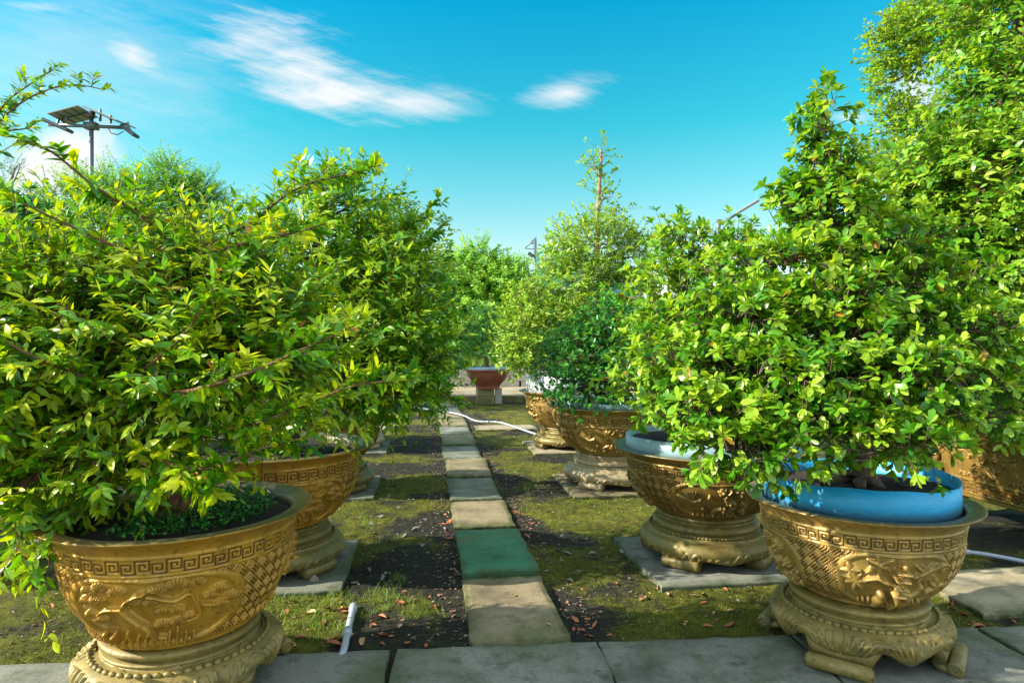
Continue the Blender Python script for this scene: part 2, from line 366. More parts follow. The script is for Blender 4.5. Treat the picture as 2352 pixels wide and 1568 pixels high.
# ------------------------------------------------------------------ ground
def gxy(x, y):
    "world -> garden grid coordinates (across, along the path)"
    c, s_ = math.cos(GA), math.sin(GA); return x * c + y * s_, -x * s_ + y * c
def moss_and_shade_amount(x, y):
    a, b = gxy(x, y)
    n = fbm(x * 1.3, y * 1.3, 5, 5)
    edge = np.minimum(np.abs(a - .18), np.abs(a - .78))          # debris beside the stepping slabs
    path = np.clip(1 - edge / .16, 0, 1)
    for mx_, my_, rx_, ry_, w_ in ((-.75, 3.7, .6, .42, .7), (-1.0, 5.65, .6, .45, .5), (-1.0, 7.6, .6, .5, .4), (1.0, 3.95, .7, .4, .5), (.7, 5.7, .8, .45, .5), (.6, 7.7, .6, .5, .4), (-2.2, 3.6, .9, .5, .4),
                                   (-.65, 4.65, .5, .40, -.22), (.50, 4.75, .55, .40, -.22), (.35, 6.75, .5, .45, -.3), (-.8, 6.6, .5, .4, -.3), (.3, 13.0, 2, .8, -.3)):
        n = n + w_ * .6 * np.exp(-((x - mx_) / rx_) ** 2 - ((y - my_) / ry_) ** 2)  # moss patches; the negative ones paint shade bands as barer, darker soil
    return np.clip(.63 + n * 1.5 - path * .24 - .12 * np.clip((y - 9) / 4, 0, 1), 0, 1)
def ground_z(x, y):
    m_ = moss_and_shade_amount(x, y)
    return -.040 + .010 * fbm(x * 1.1, y * 1.1, 11, 3) + .012 * fbm(x * 9, y * 9, 12, 3) * (.4 + m_) + .006 * m_
gx = np.concatenate([np.linspace(-9, -3.2, 90, False), np.linspace(-3.2, 3.6, 330, False), np.linspace(3.6, 9, 90)])
gy = np.concatenate([np.linspace(1.2, 9, 330, False), np.linspace(9, 18.4, 230)])
X, Y = np.meshgrid(gx, gy, indexing='ij'); Z = ground_z(X, Y) + .007 * vnoise(X * 38, Y * 38, 3)
border = (X <= gx[0]) | (X >= gx[-1]) | (Y <= gy[0]) | (Y >= gy[-1]); Z[border] = -.12
nx, ny = X.shape; I = np.arange(nx * ny).reshape(nx, ny)
Q = np.stack([I[:-1, :-1], I[1:, :-1], I[1:, 1:], I[:-1, 1:]], -1).reshape(-1, 4)
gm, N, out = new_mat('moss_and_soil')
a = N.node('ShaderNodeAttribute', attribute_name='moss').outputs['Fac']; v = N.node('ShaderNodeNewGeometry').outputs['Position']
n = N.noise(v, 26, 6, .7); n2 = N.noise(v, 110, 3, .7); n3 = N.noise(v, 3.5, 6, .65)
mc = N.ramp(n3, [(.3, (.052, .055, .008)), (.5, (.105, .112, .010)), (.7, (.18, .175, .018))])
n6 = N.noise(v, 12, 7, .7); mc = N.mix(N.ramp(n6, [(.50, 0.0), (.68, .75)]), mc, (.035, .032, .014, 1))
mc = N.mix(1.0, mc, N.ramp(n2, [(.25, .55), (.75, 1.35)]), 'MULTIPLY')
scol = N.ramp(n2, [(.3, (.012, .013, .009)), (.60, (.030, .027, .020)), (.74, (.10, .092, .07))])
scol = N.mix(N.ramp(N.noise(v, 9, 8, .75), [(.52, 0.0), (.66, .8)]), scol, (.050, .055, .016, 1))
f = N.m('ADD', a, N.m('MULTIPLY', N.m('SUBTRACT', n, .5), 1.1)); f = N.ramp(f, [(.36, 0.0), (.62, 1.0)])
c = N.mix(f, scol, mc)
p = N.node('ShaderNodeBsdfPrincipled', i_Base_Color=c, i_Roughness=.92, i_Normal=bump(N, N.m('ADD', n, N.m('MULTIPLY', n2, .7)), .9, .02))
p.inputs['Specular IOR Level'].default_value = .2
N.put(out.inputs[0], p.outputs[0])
go = mesh_arrays('moss_ground', np.stack([X, Y, Z], -1).reshape(-1, 3), [Q], gm, attrs={'moss': moss_and_shade_amount(X, Y).ravel()}); tag(go, kind='structure')
far = MB(); far.box((0, 400, -.6), (2400, 2200, .9)); o = far.build('ground', plain('dry_earth', (.12, .12, .06), .95, nscale=1.5, var=.4, bmp=.3)); tag(o, kind='structure')

# moss tufts and grass blades
rng = np.random.default_rng(7)
def scatter(n, x0, x1, y0, y1, thr, pw=1.0):
    u = rng.random(n) ** pw; y = y0 + (y1 - y0) * u; x = rng.uniform(x0, x1, n) * np.clip(y / 6 + .3, .4, 1.4)
    m_ = moss_and_shade_amount(x, y) + rng.normal(0, .12, n); k = m_ > thr; return x[k], y[k]
def blades(x, y, hgt, wid, lean, seed, tone):
    r = np.random.default_rng(seed); n = len(x); z = ground_z(x, y) - .002
    th = r.uniform(0, 2 * PI, n); h = hgt * r.uniform(.5, 1.3, n); ln = lean * h * r.uniform(.2, 1.4, n); ph = r.uniform(0, 2 * PI, n)
    b = np.stack([x, y, z], -1); s_ = np.stack([np.cos(th), np.sin(th), 0 * th], -1) * (wid * r.uniform(.6, 1.3, n))[:, None]
    l = np.stack([np.cos(ph) * ln, np.sin(ph) * ln, h], -1)
    m1 = b + l * .55 + np.array([0, 0, 1]) * (h * .1)[:, None]
    V = np.stack([b - s_, b + s_, m1 + s_ * .7, m1 - s_ * .7, b + l], 1).reshape(-1, 3)
    i = np.arange(n)[:, None] * 5
    return V, i + np.array([[0, 1, 2, 3]]), i + np.array([[3, 2, 4]]), np.repeat(np.clip(tone + r.normal(0, .2, n), 0, .95), 5)
x, y = scatter(190000, -3.0, 3.0, 2.2, 9.5, .52, 1.5)
V, Q4, T3, tn = blades(x, y, .009, .0035, .8, 3, .5)
tag(mesh_arrays('moss_tufts', V, [Q4, T3], M['moss'], attrs={'tone': tn}), 'bright green moss cushions covering the damp soil between the pots', 'moss', kind='stuff')
gx_, gy_ = [], []
for k in range(520):
    cx, cy = rng.uniform(-2.6, 2.8), rng.uniform(2.9, 8)
    if k < 260: cx, cy = rng.uniform(-1.5, -.25), rng.uniform(3.3, 4.4)
    m_ = rng.integers(4, 16); gx_.append(cx + rng.normal(0, .022, m_)); gy_.append(cy + rng.normal(0, .022, m_))
x = np.concatenate(gx_); y = np.concatenate(gy_); k = moss_and_shade_amount(x, y) > .35; x, y = x[k], y[k]
V, Q4, T3, tn = blades(x, y, .045, .0016, .9, 9, .6)
tag(mesh_arrays('grass_blades', V, [Q4, T3], M['grass'], attrs={'tone': tn}), 'thin green grass blades sprouting through the moss', 'grass', kind='stuff')

# ------------------------------------------------------------------ concrete slabs (each a thing)
def slab(name, c, size, rz, mat, label, cat, group=None, seed=0, edge=.9, tilt=(0, 0)):
    r = np.random.default_rng(seed); sx, sy, sz = size
    n = 14; xs = np.linspace(-sx / 2, sx / 2, n); ys = np.linspace(-sy / 2, sy / 2, n)
    Xs, Ys = np.meshgrid(xs, ys, indexing='ij')
    bx, by = fbm(Ys * 9 + seed, Xs * 0 + 3, seed, 3), fbm(Xs * 9 + seed, Ys * 0 + 7, seed + 1, 3)
    d = np.minimum(sx / 2 - np.abs(Xs), sy / 2 - np.abs(Ys)); ed = d < 1e-6
    tX = Xs + np.where(np.abs(Xs) > sx / 2 - 1e-6, bx * .011 * np.sign(Xs) - .004 * np.sign(Xs), 0)
    tY = Ys + np.where(np.abs(Ys) > sy / 2 - 1e-6, by * .011 * np.sign(Ys) - .004 * np.sign(Ys), 0)
    tZ = np.where(ed, -.005 - .004 * np.abs(r.random(Xs.shape)), 0) + .0015 * r.normal(size=Xs.shape) * 0
    top = np.stack([tX, tY, tZ], -1).reshape(-1, 3); I = np.arange(n * n).reshape(n, n)
    F = [np.stack([I[:-1, :-1], I[1:, :-1], I[1:, 1:], I[:-1, 1:]], -1).reshape(-1, 4)]
    loop = np.concatenate([I[:-1, 0], I[-1, :-1], I[:0:-1, -1], I[0, :0:-1]]); k = len(loop)
    Lb = top[loop]; cen = Lb / (np.abs(Lb).max(0) + 1e-9)
    r1 = Lb + np.stack([np.sign(Lb[:, 0]) * (np.abs(Lb[:, 0]) > sx / 2 - .02) * .005, np.sign(Lb[:, 1]) * (np.abs(Lb[:, 1]) > sy / 2 - .02) * .005, -.008 + 0 * Lb[:, 0]], -1)
    r2 = r1.copy(); r2[:, 2] = -sz
    V = np.vstack([top, r1, r2]); b = n * n; j = np.arange(k); j2 = (j + 1) % k
    F.append(np.stack([b + j, b + j2, loop[j2], loop[j]], -1)); F.append(np.stack([b + k + j, b + k + j2, b + j2, b + j], -1))
    eattr = np.concatenate([np.exp(-d.ravel() / .035) * edge, np.full(2 * k, min(1, edge * 1.6))])
    o = mesh_arrays(name, V, F, mat, smooth=False, attrs={'edge': eattr}, loc=tuple(c), rz=rz)
    o.rotation_euler = (tilt[0], tilt[1], rz)
    tag(o, label, cat, group); return o
rows = [(1478, 1322), (1312, 1215), (1207, 1147), (1143, 1094.8), (1092, 1051), (1050, 1021), (1020, 997), (996, 978), (977, 961), (960, 945), (944.5, 934), (933, 921)]
mats = ['conc', 'conc_green', 'conc', 'conc_grey', 'conc', 'conc_grey', 'conc', 'conc_grey', 'conc', 'conc', 'conc_grey', 'conc']
labs = ['long tan stepping slab that meets the grey kerb, first of the garden path', 'algae green stepping slab, second from the kerb on the garden path', 'sunlit tan stepping slab just beyond the green one',
        'grey shaded stepping slab, fourth from the kerb', 'brownish stepping slab with a dark far half, fifth from the kerb', 'grey stepping slab, sixth from the kerb', 'small tan stepping slab, seventh from the kerb',
        'pale stepping slab just nearer than the white hose crossing', 'stepping slab lying under the white hose crossing', 'stepping slab just beyond the white hose crossing',
        'narrow-looking grey stepping slab, next to last before the raised walkway', 'farthest stepping slab touching the raised walkway']
for i, (yf, yb) in enumerate(rows):
    Yf, Yb = FPX * EYE / (yf - 784), FPX * EYE / (yb - 784); Yc = (Yf + Yb) / 2
    xl = -.2016 - .1315 * (Yc - 3.23); jx = [0, .006, .0, -.005, .012, -.01, .008, 0, .01, 0, 0, 0][i]
    slab('stepping_slab', (xl + .255 + jx, Yc, [0, .012, .0, -.004, .004, -.006, .004, 0, 0, 0, 0, 0][i]), (.505, Yb - Yf - (.012 if i else .0), .055), GA + [0, .012, -.01, .014, -.02, .01, -.012, 0, 0, 0, 0, 0][i],
         M[mats[i]], labs[i], 'paving slab', 'stepping slabs of the garden path', 20 + i, tilt=(0, [0, .008, -.004, .006, -.006, 0, 0, 0, 0, 0, 0, 0][i]))
# long kerb slabs at the bottom edge
KA = math.atan(.082); kd = np.array([math.cos(KA), math.sin(KA)]); kn = np.array([-kd[1], kd[0]]); k0 = gp(1318, 1473)[:2]
for i, s0 in enumerate([-2.9, -1.9, -.88, .12, 1.13, 2.15, 3.15]):
    c_ = k0 + kd * (s0 + .5) - kn * .30
    slab('kerb_slab', (c_[0], c_[1], .004 - .002 * (i % 2)), (.992, .60, .08), KA, M['conc_grey'] if i != 4 else M['conc_grey'],
         ['grey kerb slab at the far left behind the left front pot', 'grey kerb slab under the front left planter', 'dark grey kerb slab between front left planter and the visible joint', 'grey kerb slab where the stepping path begins',
          'pale bluish kerb slab left of the front right planter', 'grey kerb slab under the front right planter', 'shaded kerb slab at the bottom right corner'][i], 'kerb slab', 'kerb slabs along the near edge', 50 + i, edge=.35)
# the pads under the pots and loose slabs
def pad(c, s_, label, seed, mat='conc_grey', dz=0, rz=0):
    return slab('pot_pad', (c[0], c[1], dz), (s_, s_, .05), GA + rz, M[mat], label, 'concrete pad', 'square concrete pads under the planters', seed, edge=.5)
# ------------------------------------------------------------------ planters
def stroke(H, Um, Vm, pts, r0, r1, h, mode='max'):
    pts = np.asarray(pts, float); n = len(pts)
    u0, u1 = pts[:, 0].min() - max(r0, r1), pts[:, 0].max() + max(r0, r1)
    cols = np.where((Um[0] >= u0) & (Um[0] <= u1))[0]
    if len(cols) == 0: return
    a, b = cols[0], cols[-1] + 1; Us, Vs = Um[:, a:b], Vm[:, a:b]; best = np.full(Us.shape, -9.0)
    for i in range(n - 1):
        p, q = pts[i], pts[i + 1]; d = q - p; L2 = d.dot(d) + 1e-12
        t = np.clip(((Us - p[0]) * d[0] + (Vs - p[1]) * d[1]) / L2, 0, 1)
        dist = np.hypot(Us - p[0] - t * d[0], Vs - p[1] - t * d[1]); f0 = i / (n - 1); f1 = (i + 1) / (n - 1)
        r = r0 + (r1 - r0) * (f0 + (f1 - f0) * t); best = np.maximum(best, 1 - (dist / r) ** 2)
    val = h * np.sqrt(np.clip(best, 0, 1)); H[:, a:b] = np.maximum(H[:, a:b], val) if mode == 'max' else H[:, a:b] - val
def petal(H, Um, Vm, p, ang, L, wd, h):
    cols = np.where(np.abs(Um[0] - p[0]) < L * 1.1)[0]
    if len(cols) == 0: return
    a, b = cols[0], cols[-1] + 1; du, dv = Um[:, a:b] - p[0], Vm[:, a:b] - p[1]; c, s_ = math.cos(ang), math.sin(ang)
    x = (du * c + dv * s_) / L; y = (-du * s_ + dv * c) / wd
    wdt = np.sqrt(np.clip(4 * x * (1 - x), 0, 1)) * (.6 + .4 * (1 - x)); e = 1 - np.abs(y) / (wdt + 1e-6)
    inside = (x > 0) & (x < 1) & (e > 0)
    val = np.where(inside, h * (np.clip(e, 0, 1) ** .5) * (.7 + .3 * np.abs(y) * 2), 0); H[:, a:b] = np.maximum(H[:, a:b], val)
def fan(H, Um, Vm, p, a_, b_, h):
    "pine cloud: half dome with ribs"
    cols = np.where(np.abs(Um[0] - p[0]) < a_ * 1.1)[0]
    if len(cols) == 0: return
    a, b = cols[0], cols[-1] + 1; du, dv = (Um[:, a:b] - p[0]) / a_, (Vm[:, a:b] - p[1]) / b_
    e = 1 - du ** 2 - dv ** 2; ang = np.arctan2(du, -dv + .35)
    ok = (e > 0) & (dv < .25)
    val = np.where(ok, h * (np.clip(e, 0, 1) ** .35) * (.72 + .28 * np.cos(ang * 22)), 0); H[:, a:b] = np.where(ok, np.maximum(val, .25 * h), H[:, a:b])
def spiral_pts(p, r, turns=1.6, sgn=1, a0=0.0):
    t = np.linspace(0, 1, 20); rr = r * (1 - .85 * t); th = a0 + sgn * t * turns * 2 * PI
    return np.stack([p[0] + rr * np.cos(th), p[1] + rr * np.sin(th)], -1)
_stroke = stroke
def stroke(H, Um, Vm, pts, r0, r1, h, mode='max'):
    pts = np.asarray(pts, float)
    if 2 < len(pts) < 12: pts = smooth_path(pts, 5)
    _stroke(H, Um, Vm, pts, r0, r1, h, mode)
SX = [1.0]
def scene_pine(H, U_, V_, u, v, s_):
    P = lambda a, b: (u + a * s_ * SX[0], v + b * s_)
    stroke(H, U_, V_, [P(.02, .98), P(-.02, .75), P(-.14, .55), P(-.22, .35), P(-.12, .18), P(0, .12)], .048 * s_, .025 * s_, .022)
    stroke(H, U_, V_, [P(-.05, .9), P(.05, 1.0), P(.12, 1.02)], .05 * s_, .03 * s_, .014)
    stroke(H, U_, V_, [P(-.2, .4), P(-.42, .42), P(-.6, .62)], .035 * s_, .02 * s_, .012)
    stroke(H, U_, V_, [P(0, .2), P(.22, .3), P(.35, .22), P(.42, .4), P(.62, .5), P(.72, .48)], .04 * s_, .02 * s_, .014)
    stroke(H, U_, V_, [P(.42, .4), P(.45, .6), P(.38, .68), P(.22, .72)], .035 * s_, .02 * s_, .012)
    for a, b, w_ in [(-.55, .12, .13), (-.42, .06, .14), (-.28, .12, .13), (-.62, .3, .12), (-.48, .26, .12), (-.6, .52, .11), (-.5, .6, .12), (-.12, .28, .10), (.02, .3, .12), (.08, .12, .13), (.25, .06, .15), (.42, .08, .12),
                     (.12, .46, .12), (.24, .48, .12), (.62, .26, .14), (.55, .34, .12), (.74, .44, .13), (.86, .46, .12), (.66, .52, .12), (.1, .72, .13), (.24, .70, .12), (.35, .62, .09)]:
        fan(H, U_, V_, P(a, b), w_ * s_ * 1.1, .68 * w_ * s_, .017)
    for k in range(13):
        a = -.62 + k * .085; hh = [.2, .12, .24, .1, .3, .16, .12, .26, .1, .18, .28, .12, .1][k]
        stroke(H, U_, V_, [P(a, 1.16), P(a + .01, 1.16 - hh)], .04 * s_, .03 * s_, .014)
def scene_bamboo(H, U_, V_, u, v, s_):
    P = lambda a, b: (u + a * s_ * SX[0], v + b * s_)
    stroke(H, U_, V_, [P(.0, 1.12), P(.05, .9), P(.0, .62), P(.06, .38), P(.03, .1)], .085 * s_, .06 * s_, .024)
    for b in (.22, .36, .52, .68): stroke(H, U_, V_, [P(-.06, b), P(.12, b + .02)], .035 * s_, .035 * s_, .028)
    stroke(H, U_, V_, [P(.02, .62), P(.2, .7), P(.3, .62), P(.34, .5)], .06 * s_, .05 * s_, .022)
    stroke(H, U_, V_, [P(-.0, .5), P(-.2, .45), P(-.32, .38), P(-.5, .44)], .045 * s_, .035 * s_, .018)
    stroke(H, U_, V_, [P(-.28, 1.08), P(-.2, .88), P(-.22, .78)], .14 * s_, .09 * s_, .020)
    stroke(H, U_, V_, [P(.2, 1.05), P(.25, .9), P(.2, .8)], .12 * s_, .08 * s_, .020)
    stroke(H, U_, V_, [P(.3, .3), P(.48, .2), P(.7, .12), P(.85, .2)], .03 * s_, .02 * s_, .014)
    for cx_, cy_, n_, L_, off in [(-.62, .5, 7, .25, 0), (-.3, .14, 6, .26, .4), (.42, .3, 9, .26, .2), (.72, .62, 6, .22, .5), (.78, .14, 6, .18, 0), (-.7, .3, 4, .2, -1.7)]:
        for k in range(n_): petal(H, U_, V_, P(cx_, cy_), off + k * 2 * PI / n_ + .2 * math.sin(k * 3), L_ * s_ * (.8 + .25 * ((k * 7) % 3) / 2), .06 * s_, .015)
    for k in range(14):
        a = -.6 + k * .09; stroke(H, U_, V_, [P(a, 1.16), P(a + .015, 1.05 - .05 * (k % 3))], .045 * s_, .035 * s_, .014)
def scene_flower(H, U_, V_, u, v, s_, seed=0):
    r = random.Random(seed); P = lambda a, b: (u + a * s_ * SX[0], v + b * s_)
    stroke(H, U_, V_, [P(.5, 1.08), P(.3, .8), P(.38, .55), P(.15, .35), P(.25, .1)], .05 * s_, .03 * s_, .018)
    stroke(H, U_, V_, [P(.3, .8), P(.05, .75), P(-.1, .9)], .035 * s_, .02 * s_, .014)
    for cx_, cy_, rr in [(.1, .15, .12), (.42, .22, .13), (.25, .5, .13), (.55, .55, .10), (.15, .78, .11), (.6, .85, .12), (.35, 1.0, .12), (-.05, .98, .10)]:
        for k in range(7): petal(H, U_, V_, P(cx_, cy_), k * 2 * PI / 7 + r.random(), rr * s_ * 1.15, rr * s_ * .45, .019)
        stroke(H, U_, V_, [P(cx_, cy_), P(cx_ + .01, cy_)], .04 * s_, .04 * s_, .024)
    for k in range(9):
        cx_, cy_ = r.uniform(-.3, .8), r.uniform(.05, 1.08); stroke(H, U_, V_, spiral_pts(P(cx_, cy_), .075 * s_, 1.3, 1 if k % 2 else -1, r.random() * 6), .022 * s_, .012 * s_, .015)
    # crane
    stroke(H, U_, V_, [P(-.75, .35), P(-.6, .42), P(-.45, .5), P(-.3, .45)], .015 * s_, .045 * s_, .012)
    for k in range(5): petal(H, U_, V_, P(-.45, .48), -2.4 + k * .3, .3 * s_, .03 * s_, .010)
    for k in range(9): stroke(H, U_, V_, spiral_pts(P(-.5 + k * .12, 1.1), .05 * s_, 1.1, 1 if k % 2 else -1, 1), .02 * s_, .014 * s_, .014)
def key_line():
    "square spiral, cell units; repeats every 14"
    a = [(0, 7), (0, 0), (6.4, 0), (6.4, 5.2), (2, 5.2), (2, 2), (4.4, 2), (4.4, 3.4)]
    b = [(14 - x, 7 - y) for x, y in a][::-1]
    return a, b
def build_bowl(R, z0, z1, face_ang, med_off, scene, mat, name='bowl', parent=None, loc=(0, 0, 0), rb_f=.52, nth=1080, soil_mat=None, soil_dz=-.05, seed=0, nmed=4, lattice=1.0, inner_f=.86, med_w=.585):
    Hh = z1 - z0; lip = .034
    # outer profile, bottom to neck
    prof = [(rb_f * .93, 0), (rb_f, .012), (rb_f * 1.02, .05), (rb_f * 1.13, .10), (.665, .20), (.745, .34), (.80, .50), (.835, .68), (.855, .84), (.865, .93)]
    P = smooth_path([(a * R, z0 + b * (Hh - lip)) for a, b in prof], 8)
    seg = np.r_[0, np.cumsum(np.linalg.norm(np.diff(P, axis=0), axis=1))]; Lp = seg[-1]; nr = int(Lp / (.0034 * 1080 / nth))
    s_ = np.linspace(0, Lp, nr); pr = np.interp(s_, seg, P[:, 0]); pz = np.interp(s_, seg, P[:, 1])
    tr, tz = np.gradient(pr), np.gradient(pz); nl = np.hypot(tr, tz); nrm_r, nrm_z = tz / nl, -tr / nl
    th = face_ang + np.linspace(-PI, PI, nth, endpoint=False)
    Rm = .80 * R; v = Lp - s_                      # distance down from the neck
    Um, Vm = np.meshgrid((th - face_ang) * Rm, v); H = np.zeros_like(Um); G = np.zeros_like(Um)
    # greek key band
    b0 = .018; b1 = b0 + .060 * R / .53; cell = (b1 - b0 - .010 * R / .53) / 7; per = 14 * cell; nper = round(2 * PI * Rm / per); per = 2 * PI * Rm / nper; cu = per / 14
    uc = np.mod(Um[0] + PI * Rm, per) / cu; vv = (v - b0) / cell - .7
    Uc, Vc = np.meshgrid(uc, vv); dist = np.full(Uc.shape, 9.0)
    for line in key_line():
        for sh in (-14, 0, 14):
            for (x0, y0), (x1, y1) in zip(line[:-1], line[1:]):
                ddx, ddy = x1 - x0, y1 - y0; L2 = ddx * ddx + ddy * ddy
                t = np.clip(((Uc - x0 - sh) * ddx + (Vc - y0) * ddy) / L2, 0, 1); dist = np.minimum(dist, np.hypot(Uc - x0 - sh - t * ddx, Vc - y0 - t * ddy))
    inb = (Vm > b0) & (Vm < b1); g = np.clip((.62 - dist) / .35, 0, 1)
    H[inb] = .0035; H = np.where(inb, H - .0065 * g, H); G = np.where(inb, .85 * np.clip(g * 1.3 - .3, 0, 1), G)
    for vb, wd, hh in [(b0 - .004, .006, .005), (b1 + .004, .006, .005), (Lp * .84, .010, .006), (Lp * .885, .006, .004)]:
        H = np.maximum(H, np.where(np.abs(Vm - vb) < wd, hh * np.sqrt(np.clip(1 - ((Vm - vb) / wd) ** 2, 0, 1)), -1))
    dent = (np.abs(Vm - Lp * .862) < .008); H = np.where(dent, .0025 * (np.sin(Um / .007) > 0), H)
    m0, m1 = b1 + .012, Lp * .83; vc = (m0 + m1) / 2; hv = (m1 - m0) / 2; hu = med_w * Rm
    # bands between medallions: diagonal basket weave
    q = .0125 * R / .53; shrink = np.interp(Vm, [m0, m1], [1.0, .78]); A = (Um * 1.0 + Vm) / (q * 4.2); B = (Um - Vm) / (q * 4.2)
    ia, ib = np.floor(A), np.floor(B); par = np.mod(ia + ib, 2)
    strip = np.where(par == 0, np.mod(A, 1), np.mod(B, 1)); other = np.where(par == 0, np.mod(B, 1), np.mod(A, 1))
    bars = .5 + .5 * np.cos(strip * 3 * 2 * PI - PI); bars = np.clip(bars * 1.7 - .35, 0, 1) * np.clip(np.minimum(other, 1 - other) * 12, 0, 1)
    zone = (Vm > m0) & (Vm < m1); Hl = .0085 * bars * lattice
    off = med_off * Rm; med = np.full(Um.shape, 9.0)
    for k in range(-3, 4):
        uu = off + k * 2 * PI * Rm / nmed
        dd = ((np.abs(Um - uu) / hu) ** 3 + (np.abs(Vm - vc) / hv) ** 3) ** (1 / 3.); dd = dd + .035 * np.cos(4 * np.arctan2(Vm - vc, Um - uu)) ; med = np.minimum(med, dd)
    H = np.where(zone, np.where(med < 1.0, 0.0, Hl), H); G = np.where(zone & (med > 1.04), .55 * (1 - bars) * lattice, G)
    frame = zone & (np.abs(med - .97) < .055); H = np.where(frame, .012 * np.sqrt(np.clip(1 - ((med - .97) / .07) ** 2, 0, 1)), H)
    R_ = np.zeros_like(H)
    for k in range(-2, 3):
        uu = off + k * 2 * PI * Rm / nmed
        if abs(uu) > PI * Rm: continue
        sc_ = hv * 1.62; SX[0] = hu / .90 / sc_; fn = scene[k % len(scene)] ; fn(R_, Um, Vm, uu, vc - hv * .90, sc_)
    R_ = np.where(zone & (med < .99), R_, 0) * 1.7; on = (R_ > .0015).astype(float); dil = on.copy()
    for sh_ in (1, 2):
        for ax_ in (0, 1): dil = np.maximum(dil, np.maximum(np.roll(on, sh_, ax_), np.roll(on, -sh_, ax_)))
    ring = (dil - on) * (zone & (med < .9)); H = H - .006 * ring * (nth / 1080.) ** 0; H = np.maximum(H, R_); 
    rr = pr[:, None] + H * nrm_r[:, None]; zz = pz[:, None] + H * nrm_z[:, None]
    Vx = np.stack([rr * np.cos(th), rr * np.sin(th), zz], -1)
    # lip and inner wall
    rn = pr[-1]; zt = z1
    more = [(rn + .012, zt - lip - .012), (R * .955, zt - lip * .62), (R * .99, zt - lip * .36), (R, zt - lip * .12), (R * .993, zt - .003), (R * .965, zt + .001), (R * .90, zt - .004), (R * inner_f, zt - .010), (R * inner_f - .012, zt - .022),
            (R * inner_f - .016, zt - .05), (R * inner_f - .02, zt - .12), (R * .3, zt - .13), (.01, zt - .13)]
    mv = np.array([[(a * math.cos(t), a * math.sin(t), b) for t in th] for a, b in more])
    wob = .0025 * fbm(np.cos(th) * 3, np.sin(th) * 3, seed, 3); mv[1:8, :, 2] += wob
    Vall = np.concatenate([Vx.reshape(-1, 3), mv.reshape(-1, 3)]); rows_ = nr + len(more); I = np.arange(rows_ * nth).reshape(rows_, nth); I2 = np.roll(I, -1, 1)
    Q = np.stack([I[:-1], I2[:-1], I2[1:], I[1:]], -1).reshape(-1, 4)
    gr = np.concatenate([G.ravel(), np.zeros(len(more) * nth)])
    rd_ = np.zeros(rows_ * nth).reshape(rows_, nth); rd_[nr + 3:nr + 11] = np.array([.35, .75, 1, 1, 1, 1, 1, 1])[:, None]  # patchy darker, greener tone on top of the lip
    return mesh_arrays(name, Vall, [Q], mat, parent, True, attrs={'groove': gr, 'rimtone': rd_.ravel()}, loc=loc)
def soil_disc(parent, r, z, seed=1, name='soil'):
    n = 26; V = [(0, 0, z + .02)]; Q = []; T = []; k = 64
    rg = np.random.default_rng(seed)
    for i in range(1, n + 1):
        for j in range(k):
            t = 2 * PI * j / k; rr = r * i / n; V.append((rr * math.cos(t), rr * math.sin(t), z + .02 * (1 - (i / n) ** 2) + rg.normal(0, .0045) + .006 * math.sin(t * 5 + i * .3)))
    for j in range(k): T.append((0, 1 + j, 1 + (j + 1) % k))
    for i in range(n - 1):
        for j in range(k): j2 = (j + 1) % k; Q.append((1 + i * k + j, 1 + (i + 1) * k + j, 1 + (i + 1) * k + j2, 1 + i * k + j2))
    return mesh_arrays(name, V, [np.array(Q), np.array(T)], M['soil'], parent, True)
